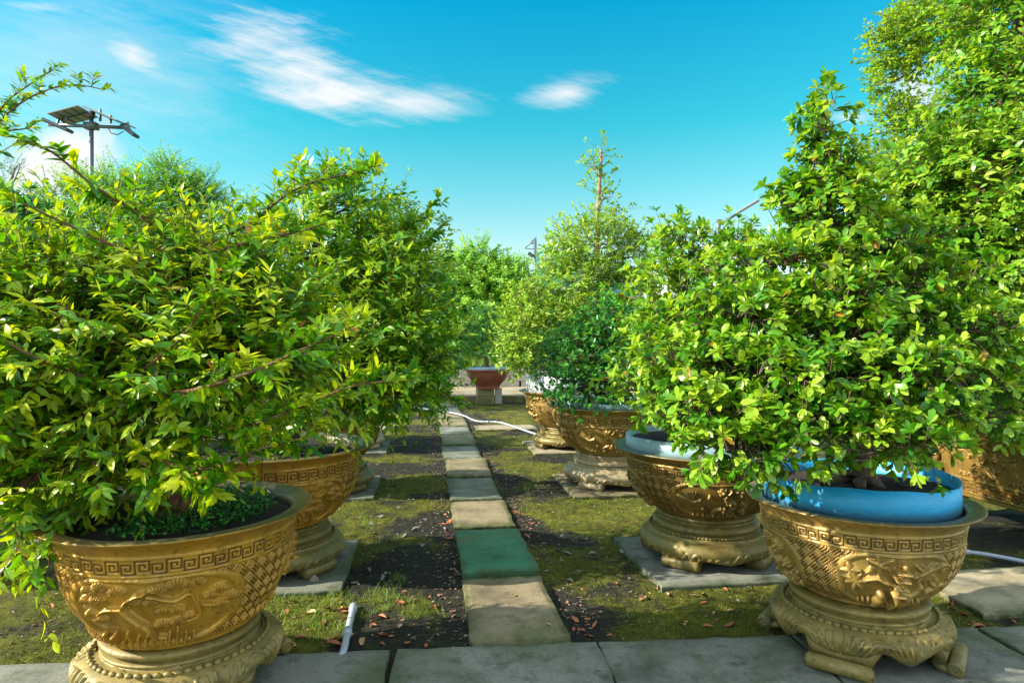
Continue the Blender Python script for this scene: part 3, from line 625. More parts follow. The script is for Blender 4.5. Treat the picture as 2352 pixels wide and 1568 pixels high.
def pedestal(loc, Rb, zt, face_ang, mat, label, group, style='tall', foot_ang=PI / 4, z_floor=0.0):
    root = empty('carved_plinth', (loc[0], loc[1], z_floor)); tag(root, label, 'plinth', group)
    zt = zt - z_floor
    if style == 'tall':
        prof = [(.45, 1.0), (.60, 1.0), (.70, 1.0), (.755, .985), (.785, .95), (.79, .91), (.775, .875), (.735, .86), (.715, .845), (.725, .82), (.755, .805), (.775, .79), (.78, .765), (.765, .74), (.775, .725), (.82, .71), (.86, .70), (.905, .675), (.955, .63), (.99, .575), (1.0, .52), (.985, .46), (.95, .40), (.90, .36)]
        arch = .16; lowz = .26
    else:
        prof = [(.45, 1.0), (.58, 1.0), (.68, 1.0), (.72, .985), (.745, .94), (.74, .90), (.72, .875), (.73, .845), (.77, .81), (.80, .76), (.80, .70), (.775, .66), (.79, .635), (.85, .62), (.87, .60), (.875, .575), (.90, .55), (.95, .51), (.99, .44), (1.0, .37), (.985, .30), (.95, .24), (.91, .19)]
        arch = .04; lowz = .19
    P = smooth_path([(a * Rb, b * zt) for a, b in prof], 6); seg = np.r_[0, np.cumsum(np.linalg.norm(np.diff(P, axis=0), axis=1))]; Lp = seg[-1]
    nr = int(Lp / .0045); s_ = np.linspace(0, Lp, nr); pr = np.interp(s_, seg, P[:, 0]); pz = np.interp(s_, seg, P[:, 1]); tr, tz = np.gradient(pr), np.gradient(pz); nl = np.hypot(tr, tz); nr_r, nr_z = -tz / nl, tr / nl
    nth = 720; th = face_ang + np.linspace(-PI, PI, nth, endpoint=False); Um, Vm = np.meshgrid((th - face_ang) * Rb, Lp - s_); H = np.zeros_like(Um)
    fa = [face_ang + foot_ang + k * PI / 2 for k in range(4)]
    top = Lp - s_[np.argmax(pr > .93 * Rb)]                 # apron height
    if style == 'tall':
        for k in range(4):
            for off in (0, PI / 4):
                u0 = ((foot_ang + k * PI / 2 + off + PI) % (2 * PI) - PI) * Rb
                for side in (-1, 1):
                    for j in range(6):
                        x0 = side * (.012 + .020 * j); stroke(H, Um, Vm, [(u0 + x0 * .5, .008), (u0 + x0 * 1.1, top * .35), (u0 + x0 * 1.5 + side * .004, top * .62), (u0 + x0 * 1.9 + side * .03 * (j > 2), top * (.95 - .07 * j))], .009, .005, .014)
                    stroke(H, Um, Vm, spiral_pts((u0 + side * .03, .03), .020, 1.3, side, 0), .009, .005, .014)
                    stroke(H, Um, Vm, spiral_pts((u0 + side * .165, .05), .026, 1.4, -side, 2), .009, .005, .013)
                    stroke(H, Um, Vm, [(u0 + side * .13, .08), (u0 + side * .17, .095), (u0 + side * .21, .07)], .006, .004, .007)
    else:
        nsc = 52
        for k in range(nsc):
            u0 = (-PI + 2 * PI * (k + .5) / nsc) * Rb; stroke(H, Um, Vm, spiral_pts((u0, .030), .017, 1.3, 1 if k % 2 else -1, 1), .007, .004, .008)
            if k % 6 == 0:
                for side in (-1, 1): stroke(H, Um, Vm, [(u0, .05), (u0 + side * .03, .075), (u0 + side * .055, .05)], .010, .005, .009)
    # arches between the feet: lower edge rises or falls with the angle
    d = np.array([min(abs((t - a + PI) % (2 * PI) - PI) for a in fa) for t in th]); lift = np.interp(d, [0, .28, .40, .52, PI / 4], [-.55, -.4, .55, .25, -.9]) * arch * zt
    wgt = np.clip((s_ / Lp - .72) / .28, 0, 1) ** 1.5
    rr = pr[:, None] + H * nr_r[:, None]; zz = pz[:, None] + H * nr_z[:, None] + wgt[:, None] * lift[None, :]
    Vx = np.stack([rr * np.cos(th), rr * np.sin(th), zz], -1)
    inner = []
    for fr, dz_ in ((.965, .0), (.93, .03), (.90, .35)): inner.append(np.stack([rr[-1] * fr * np.cos(th), rr[-1] * fr * np.sin(th), zz[-1] + (zt * dz_)], -1))
    V = np.concatenate([Vx, np.array(inner)]); n_ = len(V); I = np.arange(n_ * nth).reshape(n_, nth); I2 = np.roll(I, -1, 1); Q = np.stack([I[1:], I2[1:], I2[:-1], I[:-1]], -1).reshape(-1, 4)
    mesh_arrays('apron', V.reshape(-1, 3), [Q], mat, root, True, attrs={'groove': np.zeros(n_ * nth)})
    bd = MB(); rb_, zb_ = (.865, .70) if style == 'tall' else (.845, .635); nb = 60 if style == 'tall' else 96; br = .013 if style == 'tall' else .0085
    for k in range(nb):
        t = 2 * PI * k / nb; bd.ell((rb_ * Rb * math.cos(t), rb_ * Rb * math.sin(t), zb_ * zt + .003), (br * .9, br * 1.35, br * .9), 8, 5, t)
    bd.build('bead_band', mat, root, True)
    for a in fa:
        f = MB(); er = np.array([math.cos(a), math.sin(a), 0]); et = np.array([-math.sin(a), math.cos(a), 0])
        if style == 'tall':
            cl = smooth_path([(.86, .42), (.90, .28), (.86, .17), (.88, .09), (.97, .06), (1.05, .075)], 5); thk = np.interp(np.linspace(0, 1, len(cl)), [0, .3, .6, 1], [.055, .05, .035, .022]); wd = np.interp(np.linspace(0, 1, len(cl)), [0, .4, .7, 1], [.25, .18, .17, .20]) * Rb / .39 * .5 * 1.25
            tt = np.gradient(cl * [Rb, zt], axis=0); tt /= np.linalg.norm(tt, axis=1)[:, None]; V = []; n = len(cl)
            for i in range(n):
                c0 = er * cl[i, 0] * Rb + np.array([0, 0, cl[i, 1] * zt]); nn = er * (-tt[i, 1]) + np.array([0, 0, tt[i, 0]]); h = thk[i]
                for sw, sh in ((-1, -.7), (-.85, -1), (.85, -1), (1, -.7), (1, .7), (.85, 1), (.0, 1.12), (-.85, 1), (-1, .7)): V.append(c0 + et * wd[i] * sw + nn * h * sh * .5)
            k = 9; Qf = [(i * k + j, i * k + (j + 1) % k, (i + 1) * k + (j + 1) % k, (i + 1) * k + j) for i in range(n - 1) for j in range(k)]
            V = np.array(V); V[:, 2] = np.maximum(V[:, 2], .001); f.add(V, Qf)
            rc = .034; cc = er * 1.04 * Rb + np.array([0, 0, rc + .001]); wr = wd[-1] * 1.04
            f.tube([cc - et * wr, cc - et * (wr - .006), cc + et * (wr - .006), cc + et * wr], [rc * .88, rc, rc, rc * .88], 20)
            for sd_ in (-1, 1):
                sp = spiral_pts((0, 0), rc * .78, 1.7, 1, 0); f.tube([cc + et * sd_ * (wr + .002) + er * x_ + np.array([0, 0, z_]) for x_, z_ in sp], np.linspace(.0055, .003, len(sp)), 6)
        else:
            hz = .16 * zt + .012; rc = hz * .62; cc = er * .90 * Rb + np.array([0, 0, rc])
            f.tube([cc - et * .13, cc - et * .12, cc + et * .12, cc + et * .13], [rc * .8, rc, rc, rc * .8], 18)
            f.box((er * .80 * Rb + np.array([0, 0, hz * .62]))[:3], (.10, .22, hz * 1.2), a, .012)
        f.build('foot', mat, root, style != 'x')
    return root
def planter(cx, cy, R, z0, z1, med_deg, scene, gold, base_mat, Rb, labels, style='tall', foot_deg=45, rb_f=.52, seed=0, soil_z=None, soil_r=None, z_floor=0.0, lattice=1.0, nmed=4, nth=1080, med_w=.585):
    fa = math.atan2(-cy, -cx)
    root = empty('planter_bowl', (cx, cy, z0)); tag(root, labels[0], 'planter', 'carved gold planters')
    b = build_bowl(R, 0.0, z1 - z0, fa, math.radians(med_deg), scene, M[gold], 'bowl', root, seed=seed, rb_f=rb_f, lattice=lattice, nmed=nmed, nth=nth, med_w=med_w)
    soil_disc(root, soil_r or R * .845, (soil_z if soil_z is not None else z1 - .06) - z0, seed)
    pd = pedestal((cx, cy), Rb, z0, fa, M[base_mat], labels[1], 'carved plinths under the planters', style, math.radians(foot_deg), z_floor)
    return root, pd
def collar(cx, cy, r, z0, z1, mat, label, tiltx=0.0, tilty=0.0, seed=0, thick=.004, seam=None, wav=.006):
    n = 160; th = np.linspace(0, 2 * PI, n, endpoint=False); rr = r * (1 + .012 * np.sin(2 * th + seed) + .006 * np.sin(5 * th + seed * 2))
    zt = z1 + wav * np.sin(3 * th + seed) + wav * .4 * np.sin(11 * th); V = []
    for dr, zz in ((0, np.full(n, z0)), (.002, (z0 + zt) / 2), (0, zt), (-thick, zt), (-thick, np.full(n, z0))):
        V.append(np.stack([(rr + dr) * np.cos(th), (rr + dr) * np.sin(th), zz], -1))
    V = np.array(V); I = np.arange(5 * n).reshape(5, n); I2 = np.roll(I, -1, 1); Q = np.concatenate([np.stack([I[k], I2[k], I2[(k + 1) % 5], I[(k + 1) % 5]], -1) for k in range(5)])
    V = V.reshape(-1, 3); V[:, 2] += tiltx * V[:, 0] + tilty * V[:, 1]
    root = empty('plastic_collar', (cx, cy, 0)); tag(root, label, 'plastic collar')
    mesh_arrays('band', V, [Q], mat, root, True)
    if seam is not None:
        for i_, s_ in enumerate(seam if isinstance(seam, (list, tuple)) else [seam]):
            f = MB(); x, y = (r * 1.004 + .003) * math.cos(s_), (r * 1.004 + .003) * math.sin(s_); rq = 1 + .012 * math.sin(2 * s_ + seed) + .006 * math.sin(5 * s_ + seed * 2)
            x, y = x * rq, y * rq
            f.tube([(x, y, z0), (x, y, z1 + .002 + tiltx * x + tilty * y), (x * .97, y * .97, z1 + .006), (x * .96, y * .96, z1 - .04)], .0022, 6); f.build('tie_wire', M['wire'], root, True)
    return root
# ------------------------------------------------------------------ the planters, one by one
# front left
planter(-1.47, 2.90, .552, .262, .765, -15, [scene_pine], 'gold_warm', 'base_olive', .41,
        ['orange gold round planter with pine tree relief, front left corner', 'olive scroll foot plinth under the front left planter'], 'tall', 20, .56, seed=1, soil_z=.715, nth=1500, nmed=3, med_w=.80)
# front right with the blue collar
planter(1.73, 3.25, .528, .272, .728, 22, [scene_bamboo, scene_flower, scene_bamboo, scene_flower], 'gold_pale', 'base_olive', .40,
        ['pale gold round planter with bamboo relief, front right corner', 'olive gold plinth on four scroll feet under the front right planter'], 'tall', -10, .50, seed=2, soil_z=.70, nth=1500)
fa_ = math.atan2(-3.25, -1.73)
collar(1.73, 3.25, .435, .70, .842, M['blue'], 'bright blue plastic collar in the front right planter', seed=1, seam=[fa_ - .62, fa_ + 1.9], tilty=-.0)
mb = MB(); th = np.linspace(0, 2 * PI, 64)
for r_ in []: pass
s1 = soil_disc(None, .425, .775, 5, 'soil_fill'); s1.location = (1.73, 3.25, 0); tag(s1, 'dark crumbly soil filling the blue collar', 'soil')
# second right
pad((1.36, 4.56), 1.02, 'grey blue pad under the second right planter with the pale collar', 70, rz=0)
planter(1.37, 4.60, .640, .33, .765, 8, [lambda *a: scene_flower(*a, seed=3)], 'gold_dull', 'gold_olive', .455,
        ['dark gold planter with crane and blossom relief and blue-green rim, second on the right', 'low ringed olive plinth of the second right planter'], 'low', -22, .54, seed=3, soil_z=.72, soil_r=.53)
collar(1.37, 4.60, .548, .735, .842, M['liner'], 'pale grey-blue collar in the second right planter', seed=2, wav=.004, thick=.03)
s2 = soil_disc(None, .515, .80, 6, 'soil_fill'); s2.location = (1.37, 4.60, 0); tag(s2, 'dark soil inside the pale grey-blue collar', 'soil')
# third right
pad((1.09, 6.93), 1.12, 'mossy pad under the third right planter with the cream plinth', 71, 'conc')
planter(1.08, 6.95, .71, .34, .83, -8, [lambda *a: scene_flower(*a, seed=5)], 'gold_pale', 'base_pale', .53,
        ['greenish gold planter with fretwork and flowering relief, third on the right', 'cream coloured plinth under the third right planter'], 'low', -27, .55, seed=4, soil_z=.78, nth=900)
collar(1.08, 6.95, .58, .81, .885, M['liner'], 'grey collar in the third right planter', seed=4, wav=.004)
# fourth right
pad((.80, 9.38), 1.15, 'pale pad under the farthest right planter with the white collar', 72, 'conc_pale')
planter(.80, 9.35, .708, .30, .80, 12, [lambda *a: scene_flower(*a, seed=8)], 'gold_pale', 'gold_olive', .50,
        ['golden planter holding the tall white collar, fourth on the right', 'greenish gold plinth of the fourth right planter'], 'low', 30, .54, seed=5, soil_z=.75, nth=720)
collar(.80, 9.35, .60, .78, 1.03, M['white'], 'tall white plastic collar in the fourth right planter', seed=5, seam=math.atan2(-9.35, -.8) - .25, wav=.004)
s3 = soil_disc(None, .59, .96, 7, 'soil_fill'); s3.location = (.80, 9.35, 0); tag(s3, 'soil inside the tall white collar', 'soil')
# second left
pad((-1.61, 4.38), 1.02, 'pad with a sunlit front edge under the second left planter', 73, 'conc_grey')
planter(-1.60, 4.40, .641, .30, .800, 20, [scene_pine], 'gold_warm', 'gold_olive', .455,
        ['brownish gold planter with pine relief, second on the left behind the front one', 'beaded olive plinth of the second left planter'], 'low', 40, .54, seed=6, soil_z=.735)
# third and fourth left, mostly behind
pad((-1.93, 6.72), 1.05, 'small visible corner of the pad under the third left planter', 74, 'conc_grey')
planter(-1.95, 6.70, .66, .30, .80, 0, [scene_pine], 'gold_dull', 'gold_olive', .52,
        ['dull planter hidden behind the second left one, third on the left', 'grey green plinth peeking out right of the second left planter'], 'low', 40, .54, seed=7, nth=540)
pad((-2.33, 9.30), 1.1, 'pad of the fourth left planter at the edge of the foliage', 75, 'conc_grey')
planter(-2.33, 9.30, .66, .30, .80, 0, [scene_pine], 'gold_dull', 'base_pale', .52,
        ['dull planter deep behind the left foliage, fourth on the left', 'pale plinth foot of the fourth left planter near the path'], 'low', 40, .54, seed=8, nth=420)
pad((-2.65, 11.6), 1.1, 'far pad at the left beyond the fourth left planter', 76, 'conc_pale')
# outer left row
pad((-3.95, 4.35), 1.15, 'grey pad at the left edge of the picture', 77, 'conc_grey')
planter(-3.93, 4.38, .66, .30, .80, 0, [scene_pine], 'gold_olive', 'gold_olive', .47,
        ['dark olive planter cut off by the left edge', 'plinth under the planter at the left edge'], 'low', 40, .55, seed=9, nth=540)
# rectangular trough at the right edge
def trough():
    cx, cy = 4.42, 5.15; root = empty('rectangular_trough', (cx, cy, 0), GA); tag(root, 'large rectangular dark gold trough with flower relief at the right edge', 'planter', 'carved gold planters')
    L, Wd, z0, z1 = 1.72, 1.10, .20, .86
    n = 4; nu, nv = 560, 150
    # four faces as one wall sheet: height field over (perimeter, height)
    base = []
    for fx, fy in ((-1, -1), (-1, 1), (1, 1), (1, -1)): base.append((fx, fy))
    b = MB(); H = None
    Us = np.linspace(0, 1, nu); Vs = np.linspace(0, 1, nv)
    Um, Vm = np.meshgrid(Us * L, Vs * (z1 - z0)); Hm = np.zeros_like(Um); G = np.zeros_like(Um); hh = z1 - z0
    r = random.Random(4)
    cellh = .0115
    for bv0 in (.025, hh - .12):
        per = 14 * cellh; uc = np.mod(Um, per) / cellh; vv = (Vm - bv0) / cellh; dist = np.full(Um.shape, 9.0)
        for line in key_line():
            for sh in (-14, 0, 14):
                for (x0, y0), (x1, y1) in zip(line[:-1], line[1:]):
                    ax, ay_ = x1 - x0, y1 - y0; L2 = ax * ax + ay_ * ay_; t = np.clip(((uc - x0 - sh) * ax + (vv - y0) * ay_) / L2, 0, 1); dist = np.minimum(dist, np.hypot(uc - x0 - sh - t * ax, vv - y0 - t * ay_))
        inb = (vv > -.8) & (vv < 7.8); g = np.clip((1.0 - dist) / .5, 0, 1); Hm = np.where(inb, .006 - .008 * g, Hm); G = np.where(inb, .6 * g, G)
        for e in (-1.6, 8.6): Hm = np.maximum(Hm, np.where(np.abs(vv - e) < .8, .012 * np.sqrt(np.clip(1 - ((vv - e) / .8) ** 2, 0, 1)), -1))
    V2 = hh - Vm
    for u0, sd_ in ((.45, 1), (1.0, 2), (1.35, 3)): 
        R_ = np.zeros_like(Hm); scene_flower(R_, Um, V2, u0, .155, .30, sd_); R_ = np.where((V2 > .14) & (V2 < hh - .13), R_, 0); Hm = np.maximum(Hm, R_ * 1.3)
    def face(p0, p1, outw, length):
        k = length / L; P0, P1 = np.array(p0), np.array(p1)
        fl = .80 + .20 * np.sqrt(Vs) ; vsel = Vm / hh
        flare = (.80 + .17 * np.clip(vsel, 0, 1) ** .7)
        lin = P0[None, None, :] * (1 - Us)[None, :, None] + P1[None, None, :] * Us[None, :, None]
        base2 = lin * flare[..., None]
        Pt = np.concatenate([base2 + Hm[..., None] * np.array(outw)[None, None, :], (z0 + Vm)[..., None]], -1)
        I = np.arange(nu * nv).reshape(nv, nu); b.add(Pt.reshape(-1, 3), np.stack([I[:-1, :-1], I[:-1, 1:], I[1:, 1:], I[1:, :-1]], -1).reshape(-1, 4)); return G.ravel()
    hx, hy = Wd / 2, L / 2; gs = []
    gs.append(face((-hx, hy), (-hx, -hy), (-1, 0), L)); gs.append(face((-hx, -hy), (hx, -hy), (0, -1), Wd)); gs.append(face((hx, -hy), (hx, hy), (1, 0), L)); gs.append(face((hx, hy), (-hx, hy), (0, 1), Wd))
    F = [np.concatenate(b.Q)]; mesh_arrays('body', np.concatenate(b.V), F, M['gold_dull'], root, True, attrs={'groove': np.concatenate(gs)})
    rm = MB(); 
    for sx_, sy_, lx, ly in ((-1, 0, .12, L + .08), (1, 0, .12, L + .08), (0, -1, Wd - .16, .12), (0, 1, Wd - .16, .12)): rm.box((sx_ * (hx - .02), sy_ * (hy - .02), z1 + .02), (lx, ly, .05), 0, .018)
    rm.build('rim', M['gold_dull'], root, True)
    so_ = MB(); so_.box((0, 0, z1 - .05), (Wd * .96, L * .96, .04)); so_.build('soil', M['soil'], root)
    fl_ = MB(); fl_.box((0, 0, z0 - .018), (Wd * .82, L * .82, .034), 0, .01); fl_.build('floor_plate', M['gold_dull'], root)
    for sx_ in (-1, 1):
        for sy_ in (-1, 1):
            f = MB(); cl = smooth_path([(0, 0, 0), (-.03, 0, -.06), (-.02, 0, -.12), (.06, 0, -.165), (.13, 0, -.15)], 4)
            d = np.array([sx_, sy_, 0]) / math.sqrt(2); P = np.array([[(hx * .74) * sx_, (hy * .78) * sy_, z0 - .003]]) + cl[:, :1] * d + cl[:, 2:] * [[0, 0, 1]]
            f.tube(P, np.interp(np.arange(len(P)), [0, len(P) / 2, len(P) - 1], [.10, .06, .045]), 12); f.build('foot', M['gold_dull'], root, True)
    for sx_ in (-1, 1):
        for sy_ in (-1, 1):
            cs = MB()
            for k in range(5):
                zz = z0 + .06 + k * .11; fl2 = .80 + .17 * ((zz - z0) / (z1 - z0)) ** .7
                q_ = np.array([sx_ * hx * fl2, sy_ * hy * fl2, zz]); sp_ = spiral_pts((0, 0), .050, 1.5, 1, k * 1.3); e_ = np.array([sx_, -sy_, 0]) * -.707; cs.tube([q_ + e_ * a_ * .8 + np.array([0, 0, b_ * 1.1]) for a_, b_ in sp_], np.linspace(.024, .010, len(sp_)), 7)
            cs.build('corner_scroll', M['gold_dull'], root, True)
trough()
# ------------------------------------------------------------------ red-brown pot on a block pillar
pc = gp(1121, 929)[:2]; px_, py_ = pc[0], 15.75
root = empty('block_pillar', (px_, py_, 0), GA * .3); tag(root, 'squat pillar of grey concrete blocks under the red-brown bowl', 'block pillar')
for nm, sx_, sz_, zc, mt in (('block', .40, .17, .28, 'block'), ('block', .40, .21, .085, 'block')):
    b = MB(); b.box((-.06, 0, zc), (sx_ * .98, .34, sz_), 0, .008); b.build(nm, M['block_moss'], root)
b = MB(); b.box((.235, .02, .18), (.17, .30, .37), 0, .006); b.build('upright_block', M['block'], root)
b = MB(); b.box((-.285, .03, .18), (.04, .30, .37), 0, .004); b.build('side_slab', M['conc_pale'], root)
root = empty('glazed_bowl', (px_ - .02, py_, .372)); tag(root, 'red-brown glazed bowl on a block pillar at the end of the path', 'planter')
b = MB(); b.lathe(smooth_path([(.0, .0), (.26, .0), (.285, .005), (.295, .05), (.33, .10), (.42, .20), (.485, .30), (.52, .40), (.525, .42), (.565, .425), (.585, .435), (.585, .455), (.55, .462), (.50, .455), (.47, .40), (.0, .38)], 5), 96); b.build('bowl', M['terra'], root, True)
soil_disc(root, .47, .43, 3)
collar(px_ + .01, py_, .50, .80, .895, M['liner'], 'tilted pale rubber ring on the red-brown bowl', tiltx=.06, seed=8, thick=.02)
# ------------------------------------------------------------------ hoses and pipes
def pipe(pts, r, label, joints=(), mat='pipe', name='water_pipe'):
    P = smooth_path(pts, 6); root = empty(name, tuple(P[0])); tag(root, label, 'pipe'); b = MB(); b.tube(P - P[0], r, 12); b.build('tube', M[mat], root, True)
    for t in joints:
        i = int(t * (len(P) - 2)); d = unit(P[i + 1] - P[i]); q = P[i] - P[0]; b = MB(); b.tube([q - d * r * 1.9, q - d * r * 1.8, q + d * r * 1.8, q + d * r * 1.9], [r * 1.05, r * 1.28, r * 1.28, r * 1.05], 12); b.build('coupling', M[mat], root, True)
pipe([gp(811, 1388) + [0, 0, -.02], gp(800, 1438) + [0, 0, -.012], gp(790, 1489) + [0, 0, -.004], gp(782, 1500) + [0, -.05, -.03]], .018, 'short white pipe end lying in the grass beside the kerb', (.03, .45))
bp = [gp(940, 936), gp(1026, 950), gp(1064, 959.5), gp(1095, 971), gp(1147, 974), gp(1186, 984), gp(1226, 995), gp(1262, 1003)]
zz = [.02, .04, .05, .035, .035, .02, .0, -.02]
pipe([p_ + [0, 0, z_] for p_, z_ in zip(bp, zz)], .015, 'white hose crossing the far stepping slabs', (.52, .58, .62), name='garden_hose')
pipe([gp(2150, 1262), gp(2215, 1266), gp(2290, 1277), gp(2380, 1296), gp(2480, 1330)], .015, 'pale pipe on the ground right of the blue-collared planter', (.3,))
# loose slabs
slab('loose_slab', (-.11, 11.42, .0), (1.06, .62, .055), GA - .01, M['conc_pale'], 'pale slab lying across the ground under the white hose', 'paving slab', None, 91)
slab('loose_slab', (3.14, 3.98, .002), (1.15, .66, .055), GA + .0, M['conc_pale'], 'sunlit pale slab right of the front right planter', 'paving slab', None, 92)
slab('loose_slab', (4.4, 4.1, .002), (1.1, .66, .055), GA, M['conc_pale'], 'slab under the shade of the trough at the right edge', 'paving slab', None, 93)
# ------------------------------------------------------------------ walkway, edge blocks, low wall
ga = np.array([math.cos(GA * .2), math.sin(GA * .2)]); gb = np.array([-ga[1], ga[0]]); o0 = np.array([-.6, 16.45]); RZ = GA * .2
b = MB(); c_ = o0 + gb * 1.72 ; b.box((c_[0], c_[1], -.0), (34, 3.2, .25), RZ); o = b.build('raised_walkway', M['conc_pale'], None); tag(o, kind='structure')
r = np.random.default_rng(3)
for k in range(16):
    c_ = o0 + ga * ((k - 8) * .62) + gb * .04; b = MB(); b.box((0, 0, 0), (.605, .15, .20), 0, .008)
    o = b.build('edge_block', M['block_moss'], None, False, (c_[0], c_[1], .018 + r.normal(0, .002)), RZ + r.normal(0, .006)); tag(o, 'mossy block edging the raised walkway, ' + ('left of the stepping path' if k < 8 else 'directly behind the block pillar' if k < 10 else 'between the pillar and the white-collared planter' if k < 11 else 'right of the white-collared planter'), 'kerb block', 'mossy blocks edging the raised walkway')
rt = empty('block_wall', (0, 0, 0)); tag(rt, 'low grey block wall behind the red-brown bowl, with open slots between blocks', 'wall')
b = MB(); slots = MB()
for row in range(3):
    z = .125 + .0 + row * .178
    for k in range(34):
        s_ = (k - 17) * .62 + (row % 2) * .31 + r.normal(0, .01); c_ = o0 + gb * 3.3 + ga * s_; gap = .07 if r.random() < .3 else .012
        b.box((c_[0], c_[1], z + .088), (.62 - gap, .16, .174), RZ, .006)
b.build('blocks', M['block'], rt)
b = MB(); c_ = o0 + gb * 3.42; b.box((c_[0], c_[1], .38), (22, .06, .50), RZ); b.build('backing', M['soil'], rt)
b = MB(); b.box((c_[0] - 0, c_[1] + 3.1, .28), (26, 6.1, .56), RZ); o = b.build('planting_bed', plain('bed_earth', (.10, .09, .04), .95, nscale=4, var=.5, bmp=.4), None); tag(o, kind='structure')
# ------------------------------------------------------------------ building, lamp posts, mast, rack
root = empty('office_building', (0, 0, 0)); tag(root, 'blue glass building with a teal sign corner, far behind the trees', 'building')
BY = 46.0
def bx(px0, px1, py0, py1, Y, dep, mat, name, bev=0):
    a = wp(px0, py1, Y); c = wp(px1, py0, Y); b = MB(); b.box(((a[0] + c[0]) / 2, Y + dep / 2, (a[2] + c[2]) / 2), (c[0] - a[0], dep, c[2] - a[2]), 0, bev); return b.build(name, M[mat], root)
bx(1238, 1490, 652, 800, BY, 8, 'glass', 'glass_facade')
for k in range(6): bx(1244 + k * 48, 1248 + k * 48, 650, 800, BY - .12, .12, 'wall', 'mullion')
for k in range(3): bx(1236, 1492, 690 + k * 38, 696 + k * 38, BY - .2, .2, 'wall', 'floor_band')
sg = bx(1234, 1330, 577, 655, BY - .3, 1.0, 'teal', 'sign_box')
f = bx(1241, 1260, 583, 604, BY - .36, .05, 'wall', 'sign_panel')
mk = MB(); cc = wp(1250, 593, BY - .40); rr_ = .20
mk.tube([cc + np.array([rr_ * math.cos(t), 0, rr_ * 1.1 * math.sin(t)]) for t in np.linspace(.9, 5.4, 16)], np.interp(np.arange(16), [0, 8, 15], [.02, .075, .02]), 6); mk.build('sign_emblem', M['teal'], root)
root = empty('pale_building', (0, 0, 0)); tag(root, 'low pale building glimpsed between the right hand crowns', 'building')
bx(1540, 1900, 640, 800, 52, 8, 'wall', 'wall'); 
for k in range(5): bx(1560 + k * 66, 1600 + k * 66, 670, 700, 51.9, .15, 'glass', 'window')
def solar_lamp():
    Y = 16.5; top = wp(210, 268, Y); root = empty('solar_street_lamp', (top[0], Y, 0)); tag(root, 'tall steel mast with tilted solar panels and two lamp heads, upper left', 'street lamp')
    zt = top[2]; b = MB(); b.tube([(0, 0, -.05), (0, 0, zt * .6), (0, 0, zt)], [.06, .055, .05], 12); b.build('mast', M['steel'], root, True)
    b = MB(); b.tube([(0, 0, zt - .02), (0, 0, zt + .12)], .085, 12); b.build('mast_cap', M['steel'], root, True)
    zc = EYE + (784 - 290) / FPX * Y; s_ = Y / FPX
    b = MB(); b.tube([(-98 * s_, .0, zc + 3 * s_), (0, 0, zc), (85 * s_, 0, zc - 4 * s_)], .045, 8); b.box((0, 0, zc), (.3, .2, .16)); b.build('cross_arm', M['steel'], root, True)
    for sx_, x0, x1, z0_, z1_ in ((-1, -108, -48, 14, -12), (1, 72, 104, 0, -24)):
        h = MB(); a = np.array([x0 * s_, 0, zc + z0_ * s_]); c = np.array([x1 * s_, 0, zc + z1_ * s_]); d = unit(c - a); L = np.linalg.norm(c - a)
        ang = math.atan2(d[2], d[0]); h.box(tuple((a + c) / 2), (L, .28, .09), 0, .03, tilt=(0, -ang)); h.build('lamp_head', M['darkmetal'], root)
        h = MB(); q = (a + c) / 2; h.tube([q + [0, 0, .04], q + [-.05 * sx_, 0, .22], np.array([q[0] - .2 * sx_, 0, zc + .02])], .035, 8); h.build('bracket', M['steel'], root)
    for x0, z0_, x1, z1_, nm in ((-76, 16, -8, 34, 'solar_panel'), (4, 36, 80, 4, 'solar_panel')):
        a = np.array([x0 * s_, 0, zc + z0_ * s_]); c = np.array([x1 * s_, 0, zc + z1_ * s_]); d = unit(c - a); L = np.linalg.norm(c - a); ang = math.atan2(d[2], d[0])
        p_ = MB(); rt_ = .95 if x0 < 0 else .2
        p_.box((0, 0, 0), (L, .80, .035), 0, .006)
        V = p_.V[0] @ np.array(Matrix.Rotation(-ang, 3, 'Y') @ Matrix.Rotation(-.02 if x0 < 0 else .08, 3, 'X')).T + (a + c) / 2; p_.V[0] = V; po = p_.build(nm, M['panel'], root)
        g_ = MB()
        for k in (-1, 0, 1): g_.box((k * L * .25, 0, -.025), (.02, .76, .012))
        g_.box((0, 0, -.026), (L * .96, .02, .012))
        g_.V = [v_ @ np.array(Matrix.Rotation(-ang, 3, 'Y') @ Matrix.Rotation(-.02 if x0 < 0 else .08, 3, 'X')).T + (a + c) / 2 for v_ in g_.V]; g_.build('panel_rib', M['darkmetal'], po)
    for x_, z0_, z1_ in ((-53, 10, 34), (26, 8, 36), (50, 4, 22)):
        b = MB(); b.tube([(x_ * s_, -.1, zc + z0_ * s_), (x_ * s_, -.1, zc + z1_ * s_)], .03, 6); b.build('strut', M['steel'], root)
    b = MB(); b.tube([(38 * s_, 0, zc - 3 * s_), (45 * s_, 0, zc - 16 * s_), (60 * s_, 0, zc - 20 * s_), (74 * s_, 0, zc - 12 * s_)], .012, 5); b.build('cable', M['darkmetal'], root, True)
solar_lamp()
